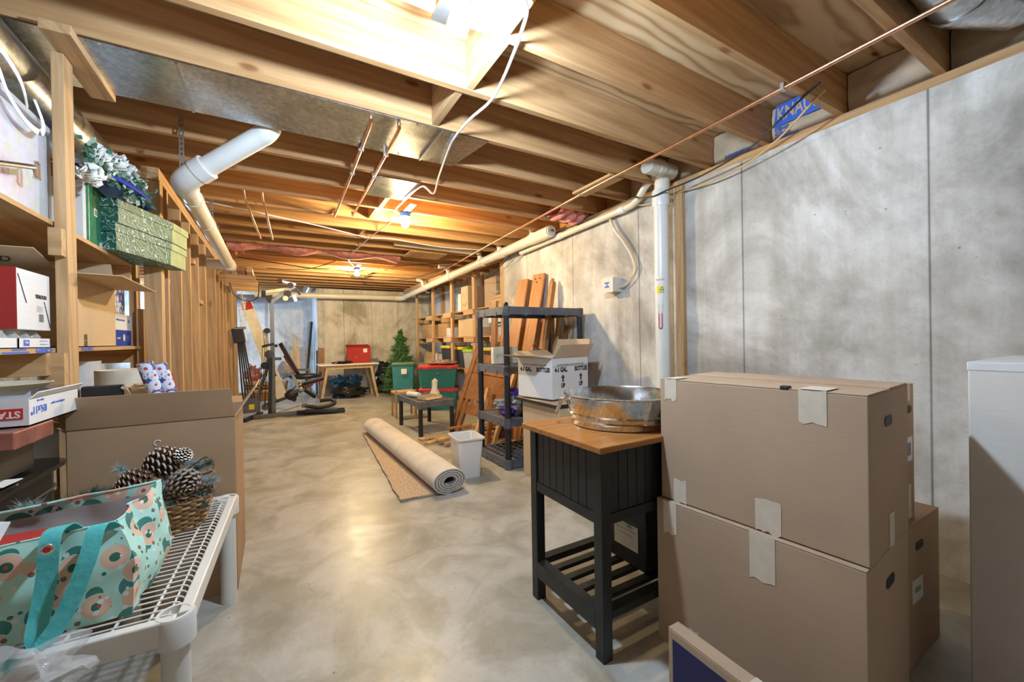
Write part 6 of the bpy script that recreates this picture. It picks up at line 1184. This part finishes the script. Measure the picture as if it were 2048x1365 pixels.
beam('top_arm', g_(541, 606), g_(575, 582), .06, .07); beam('top_arm', g_(575, 582), g_(590, 574), .05, .05); beam('bar_tube', g_(560, 562), g_(592, 570), .045, .045, 'chrome'); MB().box(-.03, .03, -.03, .03, -.03, .03, Matrix.Translation(g_(560, 562))).build('end_cap', 'rubber', gm, world=True)
beam('head_beam', g_(527, 585), g_(582, 578), .05, .05, 'cream'); MB().box(-.03, .03, -.03, .03, -.05, .05, Matrix.Translation(g_(527, 588))).build('end_cap', 'rubber', gm, world=True)
MB().add([tuple(g_(x, y, Y_)) for Y_ in (7.56, 7.64) for x, y in ((528, 592), (545, 590), (542, 606), (536, 606))], [(0, 1, 2, 3), (7, 6, 5, 4), (0, 4, 5, 1), (1, 5, 6, 2), (2, 6, 7, 3), (3, 7, 4, 0)]).build('gusset_plate', 'resin_black', gm, world=True)
def disc(px, py, r, mat='resin_black', th=.025, Y=7.56, name='pulley'): MB().lathe([(.004, -th/2), (r, -th/2), (r*.9, 0), (r, th/2), (.004, th/2)], 20, Matrix.Translation(g_(px, py, Y)) @ Matrix.Rotation(R(90), 4, 'X')).build(name, mat, gm, world=True, smooth=True)
for q in ((575, 588, .055), (581, 571, .045), (571, 597, .04, 'cream'), (534, 662, .045), (538, 709, .065, 'resin_dusty'), (529, 732, .055), (530, 815, .05, 'resin_dusty'), (552, 692, .025), (583, 790, .09)): disc(*q)
beam('lat_handle', g_(590, 574), g_(600, 590), .035, .035, 'resin_black'); beam('lat_handle', g_(587, 590), g_(592, 604), .05, .04, 'steel'); beam('seat_arm', g_(524, 694), g_(548, 688), .04, .06, 'resin_black'); beam('seat_arm', g_(545, 718), g_(563, 718), .045, .045)
def pad(name, p, q, w, th, trim=True, mat='vinyl_black'):
    p, q = Vector(p), Vector(q); d = (q-p); L_ = d.length; d.normalize(); yv = Vector((0.05, 1, 0)).normalized(); n = d.cross(yv).normalized()
    if n.z < 0: n = -n
    s_ = n.cross(d); M = Matrix(((d.x, s_.x, n.x, p.x), (d.y, s_.y, n.y, p.y), (d.z, s_.z, n.z, p.z), (0, 0, 0, 1)))
    MB().prism([(L_/2+x, y) for x, y in rr(L_, w, w*.35)], 0, th, M).build(name, mat, gm, world=True, bev=.012)
    if trim: MB().prism([(L_/2+x, y) for x, y in rr(L_*.98, w*1.02, w*.35)], -.006, .0, M).build(name+'_piping', 'red_trim', gm, world=True)
pad('back_pad', g_(594, 752, 7.45), g_(557, 688, 7.45), .26, .055); pad('back_pad_cover', g_(590, 748, 7.52), g_(566, 712, 7.52), .20, .03, False, 'resin_black')
pad('seat_pad', g_(604, 772, 7.4), g_(648, 760, 7.4), .28, .05)
beam('seat_post', g_(583, 745, 7.5), g_(600, 785, 7.45), .05, .05); beam('seat_frame', g_(575, 790, 7.5), g_(625, 768, 7.4), .05, .06); beam('seat_leg', g_(600, 785, 7.45), g_(612, 812, 7.4), .05, .05); beam('seat_brace', g_(600, 775, 7.5), g_(630, 795, 7.6), .05, .05, 'resin_black')
MB().ell(tuple(g_(602, 778, 7.42)), (.06, .05, .06), 12, 8).build('hinge_plate', 'steel', gm, world=True, smooth=True); MB().ell(tuple(g_(583, 790, 7.5)), (.10, .06, .07), 14, 10).build('pivot_housing', 'rubber', gm, world=True, smooth=True)
MB().tube(spline([g_(606, 812, 7.35), g_(640, 815, 7.3), g_(668, 808, 7.3), g_(663, 800, 7.35), g_(640, 802, 7.4)], 5), .03, 10).build('foot_bar', 'resin_black', gm, world=True, smooth=True); beam('foot_plate', g_(603, 812, 7.35), g_(675, 818, 7.3), .05, .06); beam('foot_plate', g_(610, 822, 7.3), g_(690, 822, 7.25), .05, .05, 'resin_black')
pdl = [g_(545, 722), g_(551, 752), g_(543, 753), g_(545, 722)]; MB().tube(pdl, .008, 8).build('hand_grip', 'rubber', gm, world=True, smooth=True)
MB().tube([g_(541, 752), g_(553, 751)], .016, 10).build('hand_grip_bar', 'rubber', gm, world=True, smooth=True)
for x0_, y0_, x1_, y1_ in ((531, 606, 531, 655), (534, 606, 534, 655), (531, 668, 524, 800), (534, 668, 529, 815), (525, 695, 521, 790), (537, 700, 530, 812), (541, 830, 600, 812)): MB().tube([g_(x0_, y0_, 7.54), g_(x1_, y1_, 7.54)], .004, 6).build('cable', 'cable_black', gm, world=True)
MB().box(-.12, .12, -.10, .10, -.10, .10, Matrix.Translation(g_(502, 812, 7.55))).build('weight_housing', 'resin_dusty', gm, world=True, bev=.008); MB().box(-.035, .035, -.102, -.10, -.045, .035, Matrix.Translation(g_(504, 812, 7.55))).build('yellow_label', 'ink_yellow', gm, world=True)
for i in range(2): MB().tube([g_(527+6*i, 660), g_(530+6*i, 690)], .014, 8).build('resistance_rod', 'cream', gm, world=True, smooth=True)
# second bench behind
wbh = T('weight_bench', 'dark folding weight bench behind the exercise machine seat', 'bench', (.6, 9.0, 0)); 
def beam2(name, p, q, w=.04, h=.04, mat='gunmetal'): return MB().bar(p, q, w, h, (0, 1, .01)).build(name, mat, wbh, world=True)
MB().ell(tuple(at(610, 753, Y=8.8)), (.28, .12, .06), 20, 10).build('seat_pad', 'vinyl_black', wbh, world=True, smooth=True); MB().ell(tuple(at(570, 740, Y=8.8)), (.12, .12, .16), 16, 10, None, .3, 1).build('back_pad', 'cloth_grey', wbh, world=True, smooth=True)
for a, b in (((575, 762), (565, 795)), ((600, 765), (575, 790)), ((565, 740), (618, 740)), ((618, 740), (622, 792)), ((590, 770), (640, 795)), ((640, 770), (640, 796))): beam2('frame_tube', at(a[0], a[1], Y=8.8), at(b[0], b[1], Y=8.8))
# black bundle of folded poles on the partition
pb_ = T('folded_canopy_frame', 'black folded canopy frame leaning on the partition studs', 'canopy frame', (-.45, 7.9, 0))
for i in range(5): MB().bar(tuple(at(475.5+3.0*i, 680, Y=7.9-.05*(i % 2))), tuple(at(487+6.2*i, 812, Y=7.85)), .022, .022, (0, 1, 0)).build('pole', 'resin_black', pb_, world=True)
MB().bar(tuple(at(474, 657, Y=7.88)), tuple(at(480, 686, Y=7.88)), .16, .12, (0, 1, 0)).build('hub_block', 'resin_black', pb_, world=True, bev=.008); MB().tube([at(470, 658, Y=7.82), at(492, 656, Y=7.82)], .02, 10).build('top_tube', 'steel', pb_, world=True, smooth=True)
# long pale slanted box section
lb_ = T('long_carton', 'long pale carton leaning diagonally behind the exercise machine', 'box', (-.2, 8.3, 0)); p_, q_ = at(566, 800, Y=8.3), at(492, 606, Y=8.3); MB().bar(p_, q_, .17, .11, (0, 1, 0)).build('body', 'cream', lb_, world=True, bev=.003)
MB().bar(q_+(p_-q_)*.0-Vector((0, .058, 0)), q_+(p_-q_)*.07-Vector((0, .058, 0)), .15, .004, (0, 1, 0)).build('red_end_print', 'red_board', lb_, world=True); lump('plastic_wrap', 'clear_film', 'clear plastic draped over the upper end of the long pale carton', 'plastic wrap', tuple(at(486, 640, Y=8.2)), (.05, .05, .35), 41)
lump('bundle', 'foil_rose', 'red cloth bundle on the floor beams behind the canopy frame', 'bundle', tuple(at(506, 752, Y=10.0)), (.14, .14, .20), 42)
for i in range(3): single(MB().bar(tuple(at(488, 768+7*i, Y=9.8)), tuple(at(575, 768+6*i, Y=9.8)), .09, .045, (0, 1, 0)), 'stacked_beam', ('pine_X', 'brown_wood_X', 'pine_X')[i], ('topmost', 'middle', 'lowest')[i]+' horizontal board of the stack behind the exercise machine', 'board', group='boards stacked behind the machine')
single(MB().box(-.75, .0, 9.7, 9.95, 0, .18), 'low_crate', 'brown_wood_X', 'low brown crate under the stacked boards behind the machine', 'crate')
for i, (bx2, by2, tx, ty, w, m_) in enumerate(((590, 775, 582, 700, .05, 'light_wood_Z'), (594, 775, 588, 690, .05, 'light_wood_Z'), (597, 775, 586, 668, .04, 'light_wood_Z'), (600, 775, 594, 680, .06, 'light_wood_Z'), (602, 775, 603, 695, .16, 'grey_board'), (592, 775, 612, 700, .05, 'brown_wood_Z'), (597, 775, 602, 735, .08, 'white_board'), (606, 780, 619, 645, .05, 'grey_board'), (611, 781, 623, 644, .06, 'rubber'), (616, 783, 622, 650, .03, 'gunmetal'))):
    single(MB().bar(tuple(at(bx2, by2, Y=10.3+.055*i)), tuple(at(tx, ty, Y=10.6+.055*i)), w, .02, (0, -1, .1)), 'leaning_strip', m_, ('short pale strip, leftmost', 'pale strip second from the left', 'tallest thin pale strip', 'pale strip third from the left', 'wide grey panel', 'brown strip slanting right', 'short white strip', 'long grey strip', 'long black strip', 'thin dark strip beside the long black one')[i]+' of those leaning in the daylit recess', 'strip', group='strips leaning in the daylit recess')
single(MB().bar((.84, 9.70, 0), (.87, 9.86, 1.05), .12, .03, (0, -1, 0)), 'leaning_plank', 'brown_wood_Z', 'dark brown plank leaning at the corner left of the desk', 'plank')
single(MB().bar((.76, 9.80, 0), (.78, 9.86, 1.0), .03, .03, (0, -1, 0)), 'leaning_pole', 'rubber', 'black pole leaning at the recess corner left of the desk', 'pole')
# things seen behind the left partition
sc2 = T('wire_rack', 'white wire rack seen through the gap in the partition', 'rack', (-1.4, 8.8, 0))
for z in (.5, 1.0, 1.5, 1.9): 
    mb = MB()
    for k in range(7): mb.tube([(-1.75, 8.6+.07*k, z), (-1.05, 8.6+.07*k, z)], .006, 5)
    mb.tube([(-1.75, 8.6, z), (-1.75, 9.02, z)], .008, 5).tube([(-1.05, 8.6, z), (-1.05, 9.02, z)], .008, 5); mb.build('wire_shelf', 'resin_white', sc2, world=True)
for x in (-1.75, -1.05):
    for y in (8.6, 9.02): MB().tube([(x, y, 0), (x, y, 2.0)], .012, 8).build('post', 'resin_white', sc2, world=True)
for i in range(2): single(MB().tube(spline([(-1.74, 3.3+.07*i, 2.3), (-1.735, 3.32+.07*i, 1.6), (-1.74, 3.36+.10*i, .9), (-1.735, 3.42+.12*i, .3)], 6), .012, 8), 'hanging_hose', 'rubber', ('left', 'right')[i]+' black hose hanging on the pale blue boards behind the shelves', 'hose', smooth=True)
single(MB().tube([(-1.74, 3.36, 1.66), (-1.62, 3.36, 1.66)], .07, 20), 'white_hook_roll', 'cream', 'cream roll mounted high on the pale blue boards', 'roll', smooth=True)
# ------------------------------------------------------------------ small details hang under the part that carries them
MINOR = {'lettering', 'barcode_bar', 'arrow', 'logo', 'round_logo', 'bolt_hole', 'trefoil', 'fold_line', 'gold_lines', 'price_label', 'picture', 'screw_heads', 'seam_strip', 'plug_key', 'grommet', 'rivet',
         'latch', 'end_cap', 'back_pad_piping', 'seat_pad_piping', 'vent_slot', 'control_panel', 'hand_hole', 'green_band', 'navy_square', 'green_seal', 'printed_square', 'slot', 'notch_block', 'torn_curl',
         'printed_line', 'printed_dot', 'printed_swoosh', 'printed_band', 'yellow_square', 'smile_logo', 'smile_tip', 'torn_notch', 'gauge_card', 'gauge_tube', 'post_cap', 'hand_grip_bar', 'silver_line', 'clip', 'ribs', 'frayed_edge', 'handle_bracket'}
def kindname(o): return o.name.split('.')[0]
def lbox(o):
    c = [Vector(b) for b in o.bound_box]; return Vector(map(min, zip(*c))), Vector(map(max, zip(*c)))
bpy.context.view_layer.update()
for root in [o for o in C.objects if o.parent is None and o.children and o.get('kind') != 'structure']:
    kids = list(root.children); hosts = [k for k in kids if kindname(k) not in MINOR and k.type == 'MESH']
    if not hosts: continue
    hb = [(h, *lbox(h)) for h in hosts]
    for k in kids:
        if kindname(k) not in MINOR: continue
        a, b = lbox(k); c = (a+b)/2; best = None
        for h, lo, hi in hb:
            d = Vector([max(lo[i]-c[i], 0, c[i]-hi[i]) for i in range(3)]).length; vol = (hi-lo).length
            s = round(d/0.004)*10 + vol
            if best is None or s < best[0]: best = (s, h)
        k.parent = best[1]
